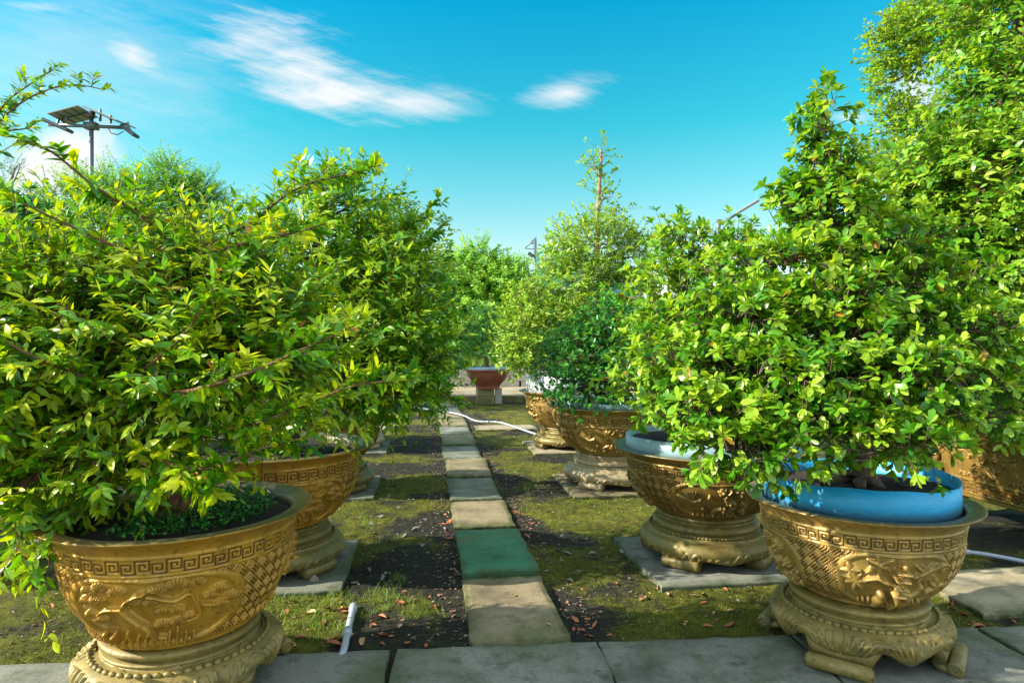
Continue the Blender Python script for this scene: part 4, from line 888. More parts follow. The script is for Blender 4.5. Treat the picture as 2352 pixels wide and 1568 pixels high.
def lamp_bar():
    Y = 15.0; p0 = wp(1650, 516, Y); p1 = wp(1740, 461, Y); root = empty('slim_street_lamp', (p0[0], Y, 0)); tag(root, 'slim lamp with a long raised arm above the middle right tree', 'street lamp')
    b = MB(); b.tube([(0, 0, -.05), (0, 0, p0[2] - .1), (0, 0, p0[2] + .12)], [.06, .05, .05], 10); b.build('mast', M['steel'], root, True)
    d = p1 - p0; b = MB(); b.tube([(0, 0, p0[2] - .02), (d[0] * .5, 0, p0[2] + d[2] * .48)], .03, 8); b.build('arm', M['steel'], root, True)
    b = MB(); ang = math.atan2(d[2], d[0]); b.box((d[0] * .73, 0, p0[2] + d[2] * .73), (np.linalg.norm(d) * .58, .14, .07), 0, .02, tilt=(0, -ang)); b.build('lamp_head', M['panel'], root)
lamp_bar()
def flood():
    Y = 30.0; s_ = Y / FPX; p = wp(1229, 550, Y); root = empty('floodlight_post', (p[0], Y, 0)); tag(root, 'thin distant post with a floodlight and small bracket left of the teal sign', 'lamp post')
    b = MB(); b.tube([(0, 0, 0), (0, 0, p[2])], .07, 8); b.build('post', M['steel'], root, True)
    b = MB(); b.tube([(0, 0, p[2] - 8 * s_), (-12 * s_, 0, p[2] - 9 * s_)], .035, 6); b.tube([(3 * s_, 0, p[2] + 5 * s_), (-23 * s_, 0, p[2] - 20 * s_)], .03, 6); b.tube([(0, 0, p[2] - 22 * s_), (-23 * s_, 0, p[2] - 21 * s_)], .02, 6); b.build('bracket', M['steel'], root, True)
    b = MB(); b.box((-10 * s_, 0, p[2] - 35 * s_), (14 * s_, .25, 7 * s_), 0, .02, tilt=(0, .6)); b.tube([(0, 0, p[2] - 35 * s_), (-6 * s_, 0, p[2] - 37 * s_)], .03, 6); b.build('floodlight', M['darkmetal'], root)
flood()
Y = 40.0; p0 = wp(1075, 640, Y); p1 = wp(1066, 558, Y); b = MB(); b.tube([(p0[0], Y, 0), p0, p1], [.1, .07, .04], 6); o = b.build('thin_mast', M['redpaint'], None); tag(o, 'thin leaning red mast above the feathery tree', 'mast')
def rack():
    Y = 11.0; a = wp(28, 597, Y); c = wp(92, 700, Y); root = empty('metal_rack', (a[0], Y, 0)); tag(root, 'square tube metal frame behind the leaves at the left edge', 'metal frame')
    W_ = c[0] - a[0]
    for nm, P in (('top_rail', [(0, 0, a[2]), (W_, 0, a[2])]), ('upright', [(W_, 0, 0), (W_, 0, a[2] + .02)]), ('upright', [(.0, 0, 0), (0, 0, a[2] + .02)]), ('upright', [(W_ * .5, .3, 0), (W_ * .5, .3, a[2])]), ('middle_rail', [(0, 0, a[2] - .42), (W_, 0, a[2] - .42)])):
        b = MB(); b.tube(P, .022, 4); b.build(nm, M['steel'], root)
rack()
# red and white marker beyond the wall
p = wp(1329, 856, 21.0); root = empty('marker_post', (p[0], 21.0, .56)); tag(root, 'small white marker with a red top among the far plants', 'marker')
b = MB(); b.tube([(0, 0, -.02), (0, 0, p[2] - .42)], .05, 8); b.build('post', M['white'], root); b = MB(); b.tube([(0, 0, p[2] - .418), (0, 0, p[2] - .32)], .055, 8); b.build('cap', M['redpaint'], root)
b = MB(); b.tube([(0, 0, 0), (0, 0, .012), (0, 0, .035)], [.030, .028, .003], 10); q_ = gp(721, 1331); o = b.build('small_stone', M['block'], None, False, (q_[0], q_[1], .0)); tag(o, 'tiny pointed stone on the second left pad', 'stone')
# ------------------------------------------------------------------ trees
def leaf_template(kind):
    if kind == 'long': ts = [0, .20, .45, .75, 1]; ws = [0, .72, 1, .62, 0]
    elif kind == 'broad': ts = [0, .22, .52, .84, 1]; ws = [0, .50, .94, .86, 0]
    elif kind == 'mid': ts = [0, .32, .72, 1]; ws = [0, .95, .8, 0]
    else: ts = [0, .5, 1]; ws = [0, 1, 0]
    n = len(ts); V = [(t, 0) for t in ts]; L = []; R = []
    for i in range(1, n - 1): L.append(len(V)); V.append((ts[i], ws[i]))
    for i in range(1, n - 1): R.append(len(V)); V.append((ts[i], -ws[i]))
    Q, T = [], []
    T.append((0, 1, L[0])); T.append((0, R[0], 1))
    for i in range(1, n - 2): Q.append((i, i + 1, L[i], L[i - 1])); Q.append((i + 1, i, R[i - 1], R[i]))
    T.append((n - 2, n - 1, L[-1])); T.append((n - 1, n - 2, R[-1]))
    return np.array(V), np.array(Q).reshape(-1, 4), np.array(T)
TEMPL = {k: leaf_template(k) for k in ('long', 'broad', 'mid', 'tiny')}
def build_leaves(name, P, Dr, Nr, L, Wd, tone, kind, mat, parent, rng, curl=.16, fold=.22):
    V2, Q, T = TEMPL[kind]; n = len(P); Dr = unit(Dr); Nr = unit(Nr - Dr * (Nr * Dr).sum(1, keepdims=True)); S = np.cross(Nr, Dr)
    x = V2[:, 0][None, :]; y = V2[:, 1][None, :]
    cu = (curl * (.4 + 1.2 * rng.random(n)))[:, None]; fo = (fold * (.3 + 1.4 * rng.random(n)))[:, None]; tw = rng.normal(0, .12, n)[:, None]
    zz = -cu * x ** 2 * L[:, None] + fo * np.abs(y) * Wd[:, None] + tw * y * x * Wd[:, None]
    V = P[:, None, :] + Dr[:, None, :] * (x * L[:, None])[..., None] + S[:, None, :] * (y * Wd[:, None])[..., None] + Nr[:, None, :] * zz[..., None]
    k = V.shape[1]; off = (np.arange(n) * k)[:, None, None]
    F = []
    if len(Q): F.append((Q[None] + off).reshape(-1, 4))
    F.append((T[None] + off).reshape(-1, 3))
    return mesh_arrays(name, V.reshape(-1, 3), F, mat, parent, True, attrs={'tone': np.repeat(np.clip(tone, 0, 1), k)})
def batch_tubes(P, R, k=3):
    "P (n, m, 3), R (n, m)"
    n, m_, _ = P.shape; d = unit(P[:, -1] - P[:, 0]); a = np.cross(d, np.array([.31, .2, .93])); a = unit(a); b = np.cross(d, a)
    th = np.arange(k) * 2 * PI / k
    V = P[:, :, None, :] + R[:, :, None, None] * (np.cos(th)[None, None, :, None] * a[:, None, None, :] + np.sin(th)[None, None, :, None] * b[:, None, None, :])
    I = np.arange(n * m_ * k).reshape(n, m_, k); I2 = np.roll(I, -1, 2)
    return V.reshape(-1, 3), np.stack([I[:, :-1], I2[:, :-1], I2[:, 1:], I[:, 1:]], -1).reshape(-1, 4)
SPEC = {
 'spray':   dict(kind='long', L=.064, W=.17, sl=(.16, .40), n=(9, 15), tip=3, ang=.85, up=.05, side=.35, curl=.22, fold=.18, twig=.0022),
 'spray2':  dict(kind='long', L=.060, W=.20, sl=(.13, .32), n=(9, 14), tip=3, ang=.85, up=.15, side=.35, curl=.2, fold=.2, twig=.002),
 'rosette': dict(kind='broad', L=.058, W=.21, sl=(.05, .13), n=(1, 3), tip=9, ang=1.0, up=.30, side=.45, curl=.26, fold=.2, twig=.0028),
 'rosette2': dict(kind='mid', L=.068, W=.20, sl=(.07, .17), n=(2, 4), tip=7, ang=1.0, up=.5, side=.4, curl=.2, fold=.2, twig=.003),
 'small':   dict(kind='mid', L=.060, W=.20, sl=(.08, .22), n=(5, 8), tip=4, ang=.9, up=.45, side=.3, curl=.2, fold=.2, twig=.0025),
 'dark':    dict(kind='mid', L=.062, W=.19, sl=(.08, .2), n=(3, 6), tip=6, ang=.95, up=.45, side=.4, curl=.15, fold=.2, twig=.0025),
 'big':     dict(kind='mid', L=.078, W=.21, sl=(.12, .28), n=(5, 8), tip=4, ang=.9, up=.15, side=.5, curl=.25, fold=.15, twig=.003),
 'far':     dict(kind='tiny', L=.065, W=.22, sl=(.12, .3), n=(6, 9), tip=4, ang=.9, up=.3, side=.4, curl=.1, fold=.15, twig=.004),
 'feather': dict(kind='tiny', L=.05, W=.12, sl=(.35, .6), n=(26, 34), tip=1, ang=1.15, up=.25, side=.7, curl=.05, fold=.1, twig=.004),
}
def tree(name, label, cat, group, base, trunk, lobes, spec, leafm, barkm='bark', seed=0, sprays=(), tone=.45, dens=1.0, scale=1.0, tr=.07, wires=0, limbs=True, old=.012, extra=None, te=.16):
    rng = np.random.default_rng(seed); S = dict(SPEC[spec]); S.update(extra or {})
    root = empty(name, tuple(base)); tag(root, label, cat, group); base = np.array(base, float)
    TP = smooth_path([base] + [np.array(t) for t in trunk], 7); nT = len(TP)
    TP[1:-1] += rng.normal(0, tr * .12, (nT - 2, 3)) * (.15 if te > .2 else 1); TR = np.interp(np.arange(nT), [0, 1, nT * .5, nT - 1], [tr * 1.5, tr, tr * .62, tr * te])
    b = MB(); b.tube(TP - base, TR, 12)
    for k in range(5):                                   # surface roots
        t = k * 2 * PI / 5 + rng.random(); e = np.array([math.cos(t), math.sin(t), 0]); b.tube([e * 0 + [0, 0, tr * .9], e * tr * 1.5 + [0, 0, tr * .25], e * tr * 2.3 - [0, 0, tr * .3]], [tr * .6, tr * .4, tr * .1], 7)
    b.build('trunk', M[barkm], root, True)
    br = MB(); SP, SD, SL, OUT = [], [], [], []
    for li, lb in enumerate(lobes):
        c = np.array(lb[0]); rad = np.array(lb[1]); n = int(lb[2] * dens)
        if limbs:
            i = int(np.argmin(np.linalg.norm(TP[: max(2, int(nT * .95))] - (c - [0, 0, rad[2] * .8]), axis=1))); p0 = TP[i]; mid = (p0 + c) / 2 + rng.normal(0, .06, 3) + [0, 0, .03]
            Lm = smooth_path([p0, mid, c], 5); rl = min(TR[i] * .55, .10 * np.linalg.norm(c - p0) * .35 + .012); br.tube(Lm - base, np.linspace(rl, rl * .45, len(Lm)), 7)
            for k in range(int(5 + 14 * rad.max())):
                d = unit(rng.normal(0, 1, 3)); d[2] = abs(d[2]) * .6 - .1; e = c + d * rad * .72; q = Lm[rng.integers(len(Lm) // 2, len(Lm))]
                br.tube(smooth_path([q, (q + e) / 2 + rng.normal(0, .04, 3) * rad.max(), e], 3) - base, np.linspace(rl * .35, .0025 * scale, 7), 5)
        d = unit(rng.normal(0, 1, (n, 3))); dn = (d[:, 2] < -.35) & (rng.random(n) < .45); d[dn, 2] *= -1
        f = rng.uniform(.28, 1.0, n) ** .55; lump = 1 + .22 * vnoise(d[:, 0] * 2.2 + seed + li, d[:, 1] * 2.2 + d[:, 2] * 2.6, li)
        p = c + d * rad * (f * lump)[:, None]; o = unit(d / rad)
        SP.append(p); OUT.append(o); SD.append(unit(o * (1 - S['side'] * .4) + rng.normal(0, .42, (n, 3)) + [0, 0, S['up']])); SL.append(rng.uniform(*S['sl'], n) * scale * (.55 + .6 * f))
    for sp in sprays:                                     # hand placed long shoots: (points, shoots per metre, twig radius)
        P = smooth_path(sp[0], 8); seg = np.r_[0, np.cumsum(np.linalg.norm(np.diff(P, axis=0), axis=1))]; m_ = max(3, int(seg[-1] * sp[1])); q = np.linspace(.12 * seg[-1], seg[-1], m_)
        pts = np.stack([np.interp(q, seg, P[:, i]) for i in range(3)], -1); dd = unit(np.stack([np.interp(q, seg, np.gradient(P[:, i])) for i in range(3)], -1))
        br.tube(P - base, np.linspace(sp[2], .0022, len(P)), 7)
        SP.append(pts); OUT.append(dd); SD.append(unit(dd * .9 + rng.normal(0, .5, pts.shape) + [0, 0, .15])); SL.append(np.interp(q, [0, seg[-1]], [.16, .07]) * rng.uniform(.6, 1.2, m_) * scale)
    SP, SD, SL, OUT = np.concatenate(SP), np.concatenate(SD), np.concatenate(SL), np.concatenate(OUT); ns = len(SP)
    bend = rng.normal(0, .18, (ns, 3)) + [0, 0, .0]; m_ = 4; t = np.linspace(0, 1, m_)[None, :, None]
    TW = SP[:, None] + SD[:, None] * SL[:, None, None] * t + bend[:, None] * SL[:, None, None] * t ** 2 * .6
    tv, tq = batch_tubes(TW - base, np.linspace(1, .45, m_)[None] * S['twig'] * scale * rng.uniform(.8, 1.6, (ns, 1)))
    br.add(tv, tq); br.build('branches', M['bark_red' if spec in ('spray', 'spray2') else barkm], root, True)
    # leaves along the shoots
    cnt = rng.integers(S['n'][0], S['n'][1] + 1, ns); tot = cnt + S['tip']; idx = np.repeat(np.arange(ns), tot); start = np.r_[0, np.cumsum(tot)[:-1]]; k = np.arange(len(idx)) - start[idx]
    istip = k >= cnt[idx]; tt = np.where(istip, .93 + .07 * rng.random(len(idx)), (k + .6) / (cnt[idx] + .2)); tt = np.clip(tt, .05, 1)
    P = SP[idx] + SD[idx] * (SL[idx] * tt)[:, None] + bend[idx] * (SL[idx] * tt ** 2 * .6)[:, None]; ax = unit(SD[idx] + 1.2 * bend[idx] * tt[:, None])
    ref = unit(np.array([0, 0, 1.0]) + .35 * rng.normal(0, 1, (ns, 3)))[idx]; s1 = unit(np.cross(ax, ref)); s2 = np.cross(s1, ax)
    if spec in ('rosette', 'rosette2', 'dark'): phi = k * 2.399 + rng.random(ns)[idx] * 6.28 + rng.normal(0, .2, len(idx))
    else: phi = np.where(k % 2 == 0, 0, PI) + rng.normal(0, .38, len(idx)) + np.where(istip, rng.uniform(-1.2, 1.2, len(idx)), 0)
    ang = S['ang'] * np.where(istip, .75, 1.0) * rng.uniform(.75, 1.2, len(idx))
    radial = s1 * np.cos(phi)[:, None] + s2 * np.sin(phi)[:, None]; d = unit(ax * np.cos(ang)[:, None] + radial * np.sin(ang)[:, None] + rng.normal(0, .10, P.shape) - [0, 0, .10])
    nrm = unit(np.array([0, 0, .75]) + OUT[idx] * .35 + ax * .35 - radial * .15 + rng.normal(0, .32, P.shape))
    L = S['L'] * scale * rng.uniform(.62, 1.25, len(idx)) * np.where(tt > .9, .85, 1.0); Wd = L * S['W'] * rng.uniform(.85, 1.2, len(idx))
    shoot_tone = rng.normal(0, .17, ns)[idx]
    tn = tone + shoot_tone + rng.normal(0, .13, len(idx)) + .30 * (tt - .5); tn = np.clip(tn, 0, .96); tn = np.where(rng.random(len(idx)) < old, 1.0, tn)
    build_leaves('crown', P - base, d, nrm, L, Wd, tn, S['kind'], M[leafm], root, rng, S['curl'], S['fold'])
    for k in range(wires):                                # aluminium training wire wound round trunk and limbs
        i0 = rng.integers(2, nT - 8); i1 = i0 + 5; q = TP[i0:i1 + 1]; rr_ = TR[i0:i1 + 1]; tq_ = np.linspace(0, 1, 60); cc = np.stack([np.interp(tq_ * 5, np.arange(6), q[:, j]) for j in range(3)], -1); rad = np.interp(tq_ * 5, np.arange(6), rr_) + .004
        d_ = unit(q[-1] - q[0]); a_ = unit(np.cross(d_, [.3, .2, .9])); b_ = np.cross(d_, a_); w_ = MB(); w_.tube(cc + rad[:, None] * (np.cos(tq_ * 40)[:, None] * a_ + np.sin(tq_ * 40)[:, None] * b_) - base, .003, 5); w_.build('training_wire', M['wire'], root, True)
    return root
def LB(px, py, Y, rx, ry, n, rd=None):
    s_ = Y / FPX; return (wp(px, py, Y), (rx * s_, (rd if rd else max(rx, ry)) * s_, ry * s_), n)
def DL(lobes, dep):
    "limit the depth of a row of lobes (metres)"
    return [(c_, (r_[0], min(r_[1], dep), r_[2]), n_) for c_, r_, n_ in lobes]
def PADS(lobes):
    "flat tiers with shaded gaps between them"
    return [(c_, (r_[0] * 1.04, r_[1], r_[2] * (.55 if k_ > 1 else 1)), int(n_ * .85)) for k_, (c_, r_, n_) in enumerate(lobes)]
G_L = 'bonsai with long leaves'; G_R = 'bonsai with broad leaves'
# front left
tree('bonsai_tree', 'wide yellow-green bonsai with long arching shoots filling the left side, in the front left planter', 'bonsai', 'bonsai trees in planters', (-1.49, 2.90, .70),
     [wp(300, 1010, 2.95), wp(250, 930, 2.9), wp(330, 800, 2.95), wp(390, 640, 2.95), wp(420, 590, 2.9)],
     DL([LB(330, 790, 2.85, 230, 120, 250), LB(70, 810, 2.75, 220, 140, 260), LB(510, 840, 2.75, 190, 80, 190, 130), LB(40, 980, 2.9, 170, 60, 150, 110), LB(260, 960, 2.85, 200, 55, 160, 110), LB(620, 800, 2.8, 120, 60, 90), LB(60, 1080, 2.75, 130, 34, 80), LB(200, 1110, 2.65, 90, 22, 44), LB(40, 1150, 2.55, 60, 22, 30),
      LB(140, 650, 2.9, 180, 60, 100), LB(520, 700, 2.9, 160, 70, 100), LB(350, 630, 3.0, 130, 40, 50), LB(-120, 850, 2.7, 180, 180, 130)], .24),
     'spray', 'leaf_L', 'bark_red', 11, tone=.50, dens=1.3, old=.004, tr=.075, wires=2, sprays=[
      ([wp(420, 590, 2.9), wp(330, 500, 2.8), wp(220, 430, 2.7), wp(120, 350, 2.6), wp(60, 325, 2.55)], 20, .010),
      ([wp(400, 640, 2.8), wp(250, 560, 2.6), wp(120, 500, 2.5), wp(20, 450, 2.4)], 18, .010),
      ([wp(420, 590, 2.9), wp(560, 520, 2.9), wp(690, 430, 2.9), wp(850, 390, 2.9)], 24, .010),
      ([wp(420, 600, 2.8), wp(560, 560, 2.7), wp(690, 530, 2.7), wp(760, 510, 2.7)], 20, .010),
      ([wp(250, 930, 2.8), wp(330, 850, 2.5), wp(430, 760, 2.4), wp(500, 640, 2.4)], 20, .011),
      ([wp(300, 1000, 2.6), wp(380, 1060, 2.45), wp(480, 1075, 2.4), wp(600, 1030, 2.4), wp(700, 1005, 2.4)], 30, .006),
      ([wp(280, 1000, 2.6), wp(200, 1080, 2.5), wp(170, 1110, 2.45), wp(80, 1135, 2.4), wp(30, 1165, 2.4)], 30, .006),
      ([wp(280, 1000, 2.6), wp(330, 1090, 2.5), wp(410, 1105, 2.4), wp(470, 1120, 2.4)], 34, .006),
      ([wp(300, 900, 2.7), wp(420, 900, 2.4), wp(560, 860, 2.3), wp(700, 800, 2.3), wp(820, 745, 2.3)], 20, .010),
      ([wp(300, 1000, 2.7), wp(480, 1000, 2.5), wp(650, 950, 2.45), wp(800, 890, 2.4), wp(930, 870, 2.4)], 26, .007),
      ([wp(300, 900, 2.7), wp(100, 830, 2.3), wp(-60, 740, 2.2)], 26, .007),
      ([wp(250, 1000, 2.6), wp(80, 1070, 2.6), wp(-80, 1110, 2.5)], 30, .006)])
# second left
tree('bonsai_tree', 'dense green bonsai behind the front left one, one long shoot rising against the sky', 'bonsai', 'bonsai trees in planters', (-1.60, 4.40, .72),
     [wp(680, 950, 4.4), wp(700, 820, 4.4), wp(740, 650, 4.45), wp(725, 570, 4.45), wp(760, 470, 4.4)],
     DL([LB(740, 590, 4.4, 150, 100, 190), LB(850, 780, 4.3, 170, 150, 300), LB(640, 830, 4.3, 200, 150, 230), LB(770, 460, 4.45, 80, 40, 60), LB(570, 600, 4.4, 150, 60, 110), LB(890, 620, 4.5, 110, 110, 150),
      LB(900, 870, 4.3, 120, 65, 150), LB(760, 925, 4.25, 150, 32, 110), LB(470, 680, 4.5, 150, 100, 130)], .28),
     'spray2', 'leaf_L2', 'bark', 12, tone=.56, dens=1.1, old=.004, tr=.085, wires=2, sprays=[
      ([wp(725, 570, 4.45), wp(640, 490, 4.4), wp(740, 420, 4.4), wp(855, 375, 4.4)], 26, .008),
      ([wp(850, 620, 4.5), wp(900, 560, 4.5), wp(950, 510, 4.5), wp(1003, 465, 4.5)], 28, .007),
      ([wp(850, 640, 4.5), wp(930, 590, 4.5), wp(985, 545, 4.5), wp(1020, 515, 4.5)], 28, .007),
      ([wp(700, 900, 4.2), wp(820, 840, 4.1), wp(940, 780, 4.1), wp(1060, 770, 4.1)], 28, .008),
      ([wp(720, 900, 4.2), wp(840, 930, 4.1), wp(930, 900, 4.1), wp(1000, 870, 4.1)], 28, .007)])
tree('bonsai_tree', 'darker green bonsai third on the left, its right side leaning over the path', 'bonsai', 'bonsai trees in planters', (-1.95, 6.70, .74),
     [wp(790, 900, 6.7), wp(840, 760, 6.7), wp(870, 600, 6.7)],
     DL([LB(900, 600, 6.7, 105, 110, 200), LB(950, 780, 6.5, 85, 130, 240), LB(850, 480, 6.7, 70, 40, 70), LB(990, 700, 6.6, 50, 80, 90), LB(960, 900, 6.5, 75, 60, 120), LB(820, 800, 6.7, 120, 150, 120)], 0.36),
     'spray2', 'leaf_L2', 'bark', 13, tone=.46, old=.004, tr=.08, sprays=[([wp(950, 700, 6.6), wp(1000, 640, 6.6), wp(1035, 570, 6.6)], 22, .01), ([wp(950, 760, 6.5), wp(1020, 720, 6.5), wp(1050, 660, 6.5)], 22, .01),
      ([wp(950, 860, 6.4), wp(1010, 900, 6.4), wp(1055, 920, 6.4)], 24, .01), ([wp(950, 800, 6.4), wp(1020, 800, 6.4), wp(1060, 830, 6.4)], 24, .01)])
tree('bonsai_tree', 'dark bonsai fourth on the left, only its edge showing near the path', 'bonsai', 'bonsai trees in planters', (-2.33, 9.30, .74),
     [wp(830, 860, 9.3), wp(860, 700, 9.3)], DL([LB(880, 700, 9.3, 110, 120, 200), LB(960, 830, 9.2, 80, 80, 180), LB(800, 620, 9.3, 110, 100, 120)], .4), 'small', 'leaf_L2', 'bark', 14, tone=.44, old=.004, tr=.08)
# front right
tree('bonsai_tree', 'broad-leaved bonsai in the blue-collared front right planter, with a narrow leafy top', 'bonsai', 'bonsai trees in planters', (1.73, 3.25, .78),
     [wp(1985, 1010, 3.25), wp(1940, 920, 3.2), wp(1950, 780, 3.25), wp(1930, 650, 3.25), wp(1890, 550, 3.25), wp(1895, 400, 3.2), wp(1885, 240, 3.2)],
     PADS([LB(1888, 300, 3.2, 18, 80, 26), LB(1890, 400, 3.2, 52, 40, 44), LB(1900, 470, 3.2, 95, 50, 90), LB(1910, 520, 3.2, 120, 50, 80), LB(2010, 560, 3.3, 130, 40, 100), LB(1800, 620, 3.15, 140, 38, 120), LB(2080, 655, 3.25, 160, 40, 140), LB(1930, 690, 3.0, 120, 34, 90),
      LB(1710, 735, 3.05, 135, 42, 140), LB(1900, 775, 2.95, 160, 40, 150), LB(2160, 765, 3.15, 160, 48, 150), LB(1610, 830, 2.95, 110, 40, 110), LB(1770, 860, 2.85, 180, 42, 170), LB(2050, 865, 2.85, 170, 40, 160),
      LB(2230, 880, 3.1, 120, 48, 110), LB(1665, 950, 2.8, 120, 36, 115), LB(1840, 950, 2.75, 140, 32, 100), LB(2080, 950, 2.8, 130, 32, 90), LB(1670, 1030, 2.65, 80, 28, 52), LB(1750, 1050, 2.6, 60, 24, 30), LB(2010, 1020, 2.62, 140, 28, 90), LB(1560, 915, 3.0, 60, 34, 50), LB(2270, 950, 3.3, 80, 36, 50)]),
     'rosette', 'leaf_R', 'bark', 21, tone=.46, dens=1.65, tr=.065, wires=3, old=.006, sprays=[([wp(1890, 500, 3.2), wp(1885, 380, 3.2), wp(1880, 300, 3.2), wp(1890, 215, 3.2)], 30, .012)])
# second right
tree('bonsai_tree', 'mid green broad-leaved bonsai in the second right planter, spiky top under the slim lamp', 'bonsai', 'bonsai trees in planters', (1.37, 4.60, .80),
     [wp(1600, 900, 4.6), wp(1580, 760, 4.6), wp(1620, 640, 4.6), wp(1590, 560, 4.6)],
     [LB(1575, 580, 4.6, 75, 45, 70), LB(1650, 640, 4.6, 110, 60, 110), LB(1540, 690, 4.55, 120, 60, 130), LB(1690, 760, 4.6, 130, 80, 130), LB(1540, 800, 4.4, 110, 60, 150), LB(1600, 880, 4.3, 150, 60, 140), LB(1500, 900, 4.2, 100, 45, 80), LB(1690, 570, 4.7, 40, 30, 30)],
     'rosette2', 'leaf_R', 'bark_pale', 22, tone=.50, dens=1.2, old=.004, tr=.08, sprays=[([wp(1700, 700, 4.6), wp(1715, 600, 4.6), wp(1725, 525, 4.6)], 18, .008), ([wp(1580, 640, 4.6), wp(1560, 560, 4.6), wp(1565, 512, 4.6)], 20, .008)])
# third right: low dark
tree('bonsai_tree', 'low dark glossy bonsai in the third right planter', 'bonsai', 'bonsai trees in planters', (1.08, 6.95, .80),
     [wp(1400, 880, 6.95), wp(1390, 800, 6.95), wp(1420, 720, 6.95)],
     [LB(1330, 830, 6.8, 85, 70, 200), LB(1430, 800, 6.8, 90, 80, 200), LB(1340, 900, 6.6, 80, 38, 120), LB(1450, 890, 6.6, 90, 50, 130), LB(1400, 740, 6.9, 70, 40, 90)],
     'dark', 'leaf_D', 'bark', 23, tone=.45, tr=.08, dens=1.3)
# fourth right: yellow-green pyramid with a bare spire
tree('bonsai_tree', 'yellow-green pyramid bonsai with a tall bare spire, in the white-collared planter', 'bonsai', 'bonsai trees in planters', (.80, 9.35, .97),
     [wp(1310, 800, 9.35), wp(1330, 700, 9.35), wp(1366, 600, 9.35), wp(1373, 500, 9.35), wp(1377, 420, 9.35), wp(1382, 345, 9.35)],
     [LB(1235, 770, 9.2, 95, 60, 290), LB(1340, 740, 9.3, 110, 55, 280), LB(1225, 700, 9.3, 55, 35, 90), LB(1330, 650, 9.3, 95, 45, 220), LB(1440, 690, 9.35, 70, 60, 170), LB(1300, 590, 9.35, 50, 28, 70), LB(1375, 560, 9.35, 105, 45, 210),
      LB(1450, 590, 9.35, 50, 40, 70), LB(1365, 500, 9.35, 40, 22, 12), LB(1390, 455, 9.35, 30, 30, 6), LB(1358, 385, 9.35, 16, 24, 9), LB(1384, 352, 9.35, 12, 12, 6), LB(1392, 400, 9.35, 10, 20, 5), LB(1380, 440, 9.35, 14, 20, 4), LB(1410, 490, 9.35, 30, 22, 7), LB(1210, 820, 9.1, 60, 30, 90)],
     'small', 'leaf_Y', 'bark_pale', 24, tone=.52, old=.0, tr=.07, te=.24, scale=1.12, dens=1.75)
# shrub in the red-brown bowl
tree('bonsai_tree', 'small dark shrub in the red-brown bowl', 'bonsai', 'bonsai trees in planters', (px_, 15.75, .82), [wp(1112, 810, 15.75), wp(1105, 770, 15.75)],
     [LB(1085, 775, 15.7, 40, 40, 130), LB(1130, 790, 15.7, 45, 32, 130), LB(1110, 740, 15.7, 40, 30, 80)], 'far', 'leaf_D', 'bark', 25, tone=.5, tr=.06, extra=dict(L=.075))
# tree in the trough
tree('tall_potted_tree', 'tall dense tree rising from the rectangular trough along the right edge', 'tree', None, (4.35, 5.5, .82),
     [(4.25, 5.6, 1.8), (4.2, 5.7, 2.8), (4.3, 5.6, 3.8), (4.4, 5.5, 4.6)],
     [LB(2330, 60, 5.5, 140, 130, 300), LB(2310, 250, 5.4, 120, 130, 330), LB(2220, 420, 5.3, 150, 120, 380), LB(2330, 430, 5.0, 150, 140, 300), LB(2160, 530, 5.4, 130, 90, 240), LB(2290, 620, 5.2, 180, 140, 420), LB(2160, 690, 5.6, 140, 110, 220),
      LB(2330, 800, 5.1, 150, 110, 280), LB(2200, 880, 5.5, 130, 70, 150), LB(2330, 930, 5.0, 110, 60, 120), LB(2090, 440, 5.6, 80, 60, 110), LB(2480, 300, 5.4, 200, 400, 260), LB(2470, 800, 5.4, 200, 200, 160)],
     'big', 'leaf_B', 'bark', 31, tone=.50, dens=1.1, old=.003, tr=.12)
# small-leaved tree behind it
tree('small_leaved_tree', 'bright small-leaved tree with a dark limb at the top right, behind the tall potted tree', 'tree', None, (9.4, 12.5, 0),
     [(9.3, 12.5, 3.0), (9.4, 12.4, 5.0), wp(2290, 140, 12.2), wp(2230, 60, 12.0)],
     [LB(2140, 60, 12, 110, 60, 380), LB(2065, 110, 12, 60, 60, 300), LB(2190, 20, 12, 110, 70, 320), LB(2050, 190, 12, 50, 50, 150), LB(2070, 275, 12, 50, 40, 150), LB(2110, 310, 12, 70, 35, 160), LB(2300, 30, 12.3, 150, 110, 260), LB(2000, 370, 12.4, 90, 28, 150), LB(2200, 380, 12.5, 150, 80, 200)],
     'far', 'leaf_T', 'bark', 32, tone=.5, tr=.16, extra=dict(L=.085, W=.26), sprays=[([wp(2290, 140, 12.2), wp(2200, 110, 12), wp(2150, 140, 11.9), wp(2080, 190, 11.9)], 6, .07), ([wp(2300, 60, 12.2), wp(2220, 40, 11.8), wp(2130, 70, 11.8)], 4, .09)])
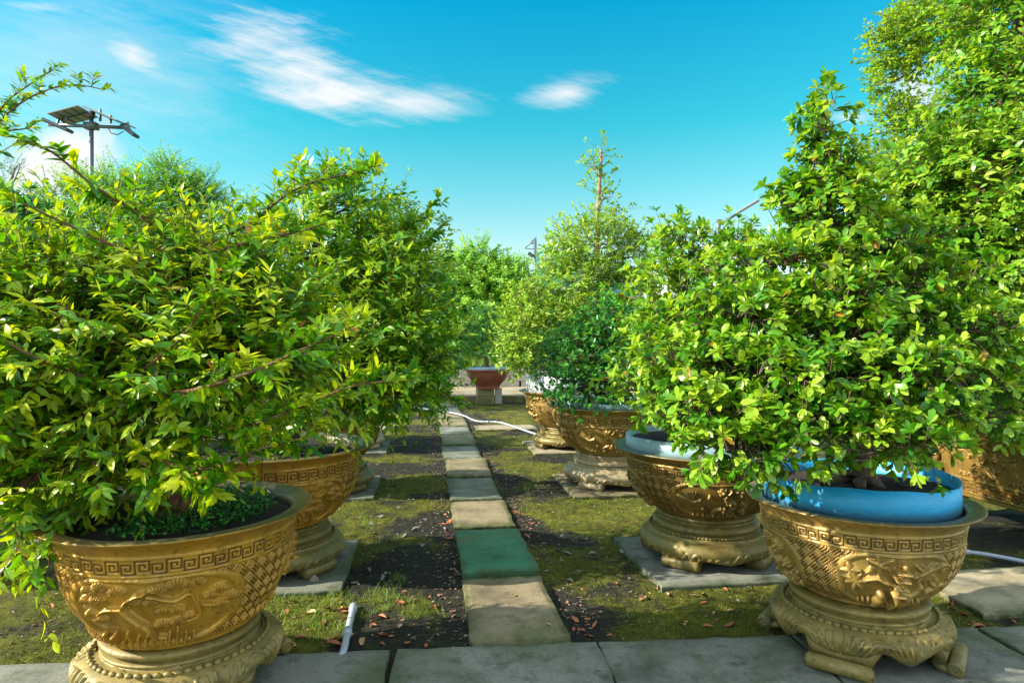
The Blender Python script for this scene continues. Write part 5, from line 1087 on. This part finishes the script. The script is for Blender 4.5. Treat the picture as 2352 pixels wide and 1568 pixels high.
# outer left tree whose branch enters at the top left
tree('bonsai_tree', 'bonsai at the left edge sending an arching branch in from the top left', 'bonsai', 'bonsai trees in planters', (-3.93, 4.38, .74),
     [(-3.9, 4.3, 1.4), (-3.8, 4.2, 2.0), wp(-110, 420, 4.0)],
     DL([LB(-180, 560, 4.2, 180, 150, 130), LB(-150, 800, 4.3, 180, 160, 130), LB(-120, 1020, 4.2, 150, 120, 90)], .25), 'spray', 'leaf_L', 'bark', 15, tone=.42, tr=.08, scale=.72, sprays=[
      ([wp(-160, 420, 4.0), wp(-40, 320, 3.5), wp(30, 250, 3.3), wp(100, 210, 3.2), wp(170, 195, 3.2), wp(235, 205, 3.2)], 17, .006), ([wp(-120, 430, 4.0), wp(-20, 320, 3.4), wp(60, 295, 3.3), wp(80, 285, 3.3)], 14, .006),
      ([wp(-120, 440, 4.0), wp(-40, 380, 3.4), wp(25, 335, 3.3)], 14, .006), ([wp(-60, 330, 3.5), wp(10, 240, 3.3), wp(60, 200, 3.3), wp(120, 160, 3.2)], 14, .006)])
tree('dark_leaved_tree', 'dark green leafy tree low at the left edge in front of the metal frame', 'tree', None, (-7.6, 9.2, 0), [(-7.4, 9.1, 1.5), wp(10, 640, 9.0)],
     [LB(20, 540, 9, 100, 60, 130), LB(70, 520, 9, 70, 40, 70), LB(-40, 620, 9, 120, 90, 130), LB(100, 600, 9.3, 50, 30, 30)], 'rosette2', 'leaf_D', 'bark', 16, tone=.38, tr=.10, scale=2.0, dens=1.0)
# feathery trees
tree('feathery_tree', 'light green feathery tree above the red-brown bowl at the end of the path', 'tree', 'feathery trees beyond the garden', (-1.35, 22.0, .1), [(-1.2, 22, 1.6), wp(1110, 660, 22)],
     [LB(1110, 690, 22, 75, 80, 330), LB(1060, 640, 22, 60, 45, 150), LB(1160, 650, 22, 60, 45, 170), LB(1100, 600, 22, 35, 35, 60), LB(1180, 720, 22, 50, 70, 200), LB(1040, 740, 22, 60, 70, 200), LB(1110, 780, 22, 110, 50, 260)], 'feather', 'leaf_F', 'bark', 41, old=0, tone=.6, tr=.12, extra=dict(L=.12, W=.22), scale=1.1, dens=1.3)
tree('feathery_tree', 'feathery green tree beside the solar mast in the upper left', 'tree', 'feathery trees beyond the garden', (-10.2, 15.0, 0), [(-10, 15, 2), wp(300, 600, 15)],
     [LB(360, 470, 14.5, 90, 55, 220), LB(250, 460, 14.5, 80, 50, 180), LB(380, 400, 14.5, 30, 25, 30), LB(160, 470, 14.5, 50, 40, 80), LB(440, 460, 14.5, 60, 40, 110), LB(300, 600, 14.5, 160, 110, 330), LB(480, 560, 14.5, 90, 80, 140), LB(120, 640, 14.5, 110, 110, 160)], 'feather', 'leaf_F', 'bark', 42, tone=.42, old=0, tr=.14, extra=dict(L=.08, W=.2), dens=1.4, scale=1.0)
tree('feathery_tree', 'thin feathery sprig with a pale stem at the far left edge', 'tree', 'feathery trees beyond the garden', (-12.3, 14.0, 0), [wp(-60, 560, 14), wp(10, 440, 14), wp(40, 380, 14)],
     [LB(25, 400, 14, 25, 25, 26), LB(5, 440, 14, 30, 25, 26), LB(-60, 500, 14, 60, 60, 50)], 'feather', 'leaf_D', 'bark_pale', 43, tone=.4, tr=.07, extra=dict(L=.05, W=.18), scale=.8, sprays=[([wp(-10, 470, 14), wp(30, 420, 14), wp(50, 370, 14)], 8, .03)])
# bushes beyond the wall hide the horizon
r = random.Random(9); nb = 0
BL = ['round green bush beyond the low wall, left part', 'green bush beyond the low wall behind the left foliage', 'bush beyond the walkway behind the second left bonsai', 'bush left of the feathery tree beyond the wall', 'bush directly behind the feathery tree',
      'bush just right of the feathery tree, beyond the wall', 'bush behind the yellow-green pyramid bonsai', 'bush beyond the wall below the blue building', 'bush behind the mid green bonsai', 'bush behind the broad-leaved bonsai', 'far right bush behind the tall potted tree', 'rightmost far bush beyond the wall']
for k, (px, py, rx, ry, Y) in enumerate([(60, 720, 190, 80, 24), (300, 720, 190, 90, 23), (520, 720, 170, 80, 24), (900, 735, 130, 70, 27), (1080, 760, 110, 60, 28), (1210, 770, 80, 60, 26), (1330, 745, 110, 55, 27), (1480, 745, 110, 50, 25), (1640, 750, 130, 60, 23), (1830, 740, 150, 80, 24), (2050, 720, 170, 100, 23), (2270, 700, 190, 120, 22)]):
    p0 = wp(px, 790, Y); tree('background_bush', BL[k], 'bush', 'bushes beyond the low wall', (p0[0], Y, 0), [wp(px, py + 20, Y)],
         [LB(px - rx * .4, py, Y, rx * .6, ry, 270), LB(px + rx * .4, py + 5, Y, rx * .6, ry * .9, 270), LB(px, py + 40, Y, rx, ry, 300)], 'far', 'leaf_F' if k % 3 else 'leaf_L2', 'bark', 60 + k, old=0, tone=.45, tr=.10, scale=2.3, extra=dict(n=(4, 6)))
# low grassy nursery plants right behind the wall
def tufts(n, x0, x1, y0, y1, z, h, seed):
    r_ = np.random.default_rng(seed); x = r_.uniform(x0, x1, n); y = r_.uniform(y0, y1, n); th = r_.uniform(0, 2 * PI, n); hh = h * r_.uniform(.4, 1.3, n); wv = .011 * r_.uniform(.6, 1.5, n); ph = r_.uniform(0, 2 * PI, n); ln = hh * r_.uniform(.1, .6, n)
    b_ = np.stack([x, y, np.full(n, z)], -1); s_ = np.stack([np.cos(th), np.sin(th), 0 * th], -1) * wv[:, None]; l_ = np.stack([np.cos(ph) * ln, np.sin(ph) * ln, hh], -1); m1 = b_ + l_ * .5 + [0, 0, .0]
    V = np.stack([b_ - s_, b_ + s_, m1 + s_, m1 - s_, b_ + l_], 1).reshape(-1, 3); i = np.arange(n)[:, None] * 5; return V, i + np.array([[0, 1, 2, 3]]), i + np.array([[3, 2, 4]]), np.repeat(np.clip(r_.normal(.5, .2, n), 0, .95), 5)
V, Q4, T3, tn = tufts(26000, -8, 8, 20.0, 23.5, .55, .42, 5)
tag(mesh_arrays('tall_grass', V, [Q4, T3], M['grass'], attrs={'tone': tn}), 'tall pale green grass growing behind the low block wall', 'grass', kind='stuff')
# small ferny weeds in the front left planter
rw = np.random.default_rng(2); n = 2600; t = rw.uniform(0, 2 * PI, n); rr_ = .40 * np.sqrt(rw.random(n)); keep = (np.cos(t) * rr_ > -.1); t, rr_ = t[keep], rr_[keep]; n = len(t)
P = np.stack([-1.49 + rr_ * np.cos(t), 2.90 + rr_ * np.sin(t), np.full(n, .74) + rw.uniform(0, .035, n)], -1); d = unit(rw.normal(0, 1, (n, 3)) * [1, 1, .4] + [0, 0, .5])
o = build_leaves('fern_weeds', P - [-1.49, 2.9, .74], d, rw.normal(0, .4, (n, 3)) + [0, 0, 1], np.full(n, .020) * rw.uniform(.6, 1.4, n), np.full(n, .006), np.clip(rw.normal(.45, .2, n), 0, .95), 'tiny', M['leaf_D'], None, rw); o.location = (-1.49, 2.9, .74)
tag(o, 'small green fern weeds covering the soil of the front left planter', 'weeds', kind='stuff')

# ------------------------------------------------------------------ fallen leaves
def fallen_mesh(seed, mat, kind='broad'):
    r_ = np.random.default_rng(seed); nx_, ny_ = 9, 5; V = []; cu = r_.uniform(-.35, .6); fo = r_.uniform(.1, .9); tw = r_.uniform(-.5, .5)
    for i in range(nx_):
        x = i / (nx_ - 1); w_ = .24 * math.sin(PI * x ** .85) ** .8 if 0 < x < 1 else 0
        for j in range(ny_):
            y = (j / (ny_ - 1) - .5) * 2 * w_; V.append((x - .5, y + .05 * math.sin(x * 4 + seed), fo * abs(y) ** 1.2 * 1.4 + cu * (x - .5) ** 2 + tw * y * (x - .5) + r_.normal(0, .008) + .02))
    V = np.array(V); V[:, 2] -= V[:, 2].min(); Q = [(i * ny_ + j, (i + 1) * ny_ + j, (i + 1) * ny_ + j + 1, i * ny_ + j + 1) for i in range(nx_ - 1) for j in range(ny_ - 1)]
    o = mesh_arrays('fallen_leaf', V, [np.array(Q)], mat, None, True); return o
kinds = [('deadred', 'curled red-orange fallen leaf on the moss', 5), ('deadtan', 'dry tan fallen leaf on the ground', 4), ('deadyel', 'yellow fallen leaf on the ground', 2), ('deadgrey', 'grey withered fallen leaf on the dark soil', 3)]
protos = {k: [] for k, _, _ in kinds}
for mk_, lab, n in kinds:
    for i in range(n):
        o = fallen_mesh(hash_ := (len(protos[mk_]) * 7 + len(mk_) * 13 + i), M[mk_]); tag(o, lab, 'fallen leaf', {'deadred': 'red-orange fallen leaves', 'deadtan': 'tan fallen leaves', 'deadyel': 'yellow fallen leaves', 'deadgrey': 'grey fallen leaves'}[mk_]); protos[mk_].append([o, False])
rf = random.Random(5)
KL = {'deadred': 'curled red-orange fallen leaf', 'deadtan': 'dry tan fallen leaf', 'deadyel': 'yellow fallen leaf', 'deadgrey': 'grey withered fallen leaf'}
def drop(kind, x, y, s_, z=None, big=False, where=None):
    pr = rf.choice(protos[kind])
    if not pr[1]: o = pr[0]; pr[1] = True
    else: o = pr[0].copy(); C.scene.collection.objects.link(o)
    zz = float(ground_z(np.array([x]), np.array([y]))[0]) + .006 if z is None else z
    o['label'] = KL[kind] + ' ' + (where or 'lying loose on bare concrete or pot rim'); o['group'] = KL[kind].replace('leaf', 'leaves') + ' ' + (where or 'on slabs and rims')
    o.location = (x, y, zz); o.rotation_euler = (rf.uniform(-.35, .35), rf.uniform(-.35, .35), rf.uniform(0, 6.28)); o.scale = (s_, s_ * rf.uniform(.7, 1.1), s_)
cnt = 0
def on_slab(x, y):
    a, b_ = gxy(x, y); return .24 < a < .74
def WH(x0, y0):
    if x0 >= 2150: return 'by the pale slab right of the front right planter'
    if x0 < 100: return 'on the moss behind the front left planter'
    if x0 >= 1290 and x0 < 1300 and y0 < 1380 or x0 == 1300: return 'on the mossy ground left of the front right planter'
    if x0 == 1400: return 'on the sunlit strip left of the front right plinth'
    if x0 == 1290: return 'heaped along the right edge of the first stepping slab'
    if x0 == 1240: return 'on the dark soil between path and second right pad'
    if x0 == 1185: return 'right of the third stepping slab'
    if x0 == 1010: return 'left of the third stepping slab'
    if x0 == 990: return 'left of the path beside the sixth stepping slab'
    if x0 == 830: return 'on the shaded soil left of the fourth stepping slab'
    if y0 == 1230: return 'on the dark soil just right of the second left pad'
    return 'on the grassy moss left of the first stepping slab'
regions = [('deadred', (620, 1040, 1370, 1470), 34), ('deadtan', (600, 1050, 1330, 1480), 10), ('deadyel', (620, 1050, 1380, 1480), 5), ('deadred', (1290, 1420, 1380, 1450), 12), ('deadred', (1400, 1800, 1310, 1430), 14), ('deadtan', (1300, 1800, 1330, 1450), 14),
           ('deadgrey', (1240, 1800, 1210, 1330), 34), ('deadgrey', (830, 1040, 1100, 1290), 18), ('deadred', (2160, 2350, 1350, 1440), 34), ('deadtan', (2150, 2350, 1340, 1440), 16), ('deadgrey', (600, 1040, 1230, 1340), 12), ('deadred', (1010, 1038, 1150, 1240), 12), ('deadred', (1185, 1240, 1150, 1230), 8), ('deadred', (40, 230, 1380, 1440), 4), ('deadred', (990, 1024, 1000, 1060), 8)]
for kd_, (x0, x1, y0, y1), n in regions:
    for _ in range(n):
        g_ = gp(rf.uniform(x0, x1), rf.uniform(y0, y1)); s_ = .022 + .060 * rf.random() ** 1.5
        if on_slab(g_[0], g_[1]): continue
        drop(kd_, g_[0], g_[1], s_, None, False, WH(x0, y0))
for px, py, kd_ in ((1260, 1435, 'deadtan'), (1180, 1368, 'deadyel')): g_ = gp(px, py); drop(kd_, g_[0], g_[1], .04, .003)
for a, r_, kd_ in ((1.6, .44, 'deadred'), (1.35, .45, 'deadtan'), (.9, .46, 'deadtan'), (1.8, .46, 'deadyel')): drop(kd_, -1.49 + r_ * math.cos(a), 2.9 + r_ * math.sin(a), .08, .768)
for mk_ in protos:
    for pr in protos[mk_]:
        if not pr[1]: D.objects.remove(pr[0])
# fine litter: nobody could count it
x, y = [], []
rl = np.random.default_rng(8)
for _ in range(9000):
    pass
n = 15000; b_ = rl.uniform(2.9, 15.5, n); a_ = np.where(rl.random(n) < .20, np.where(rl.random(n) < .5, .16, .80) + rl.normal(0, .08, n), rl.uniform(-3, 4, n)); cg, sg_ = math.cos(GA), math.sin(GA)
x = a_ * cg - b_ * sg_; y = a_ * sg_ + b_ * cg; k = ~((a_ > .24) & (a_ < .74)) & (y > 3.3); x, y = x[k], y[k]; n = len(x)
P = np.stack([x, y, ground_z(x, y) + .006], -1); d = unit(rl.normal(0, 1, (n, 3)) * [1, 1, .15])
lm = []
o = build_leaves('leaf_litter', P, d, rl.normal(0, .35, (n, 3)) + [0, 0, 1], rl.uniform(.015, .042, n), rl.uniform(.004, .009, n), rl.random(n), 'tiny', None, None, rl, .1, .2)
m_, N, out = new_mat('dry_leaf_litter'); a = N.node('ShaderNodeAttribute', attribute_name='tone').outputs['Fac']
cc = N.ramp(a, [(0, (.03, .022, .015)), (.45, (.10, .07, .045)), (.7, (.22, .19, .15)), (.86, (.34, .13, .06)), (1, (.14, .11, .05))]); N.put(out.inputs[0], N.node('ShaderNodeBsdfPrincipled', i_Base_Color=cc, i_Roughness=.8).outputs[0]); o.data.materials.append(m_)
tag(o, 'fine dry leaf litter scattered over soil and moss', 'leaf litter', kind='stuff')
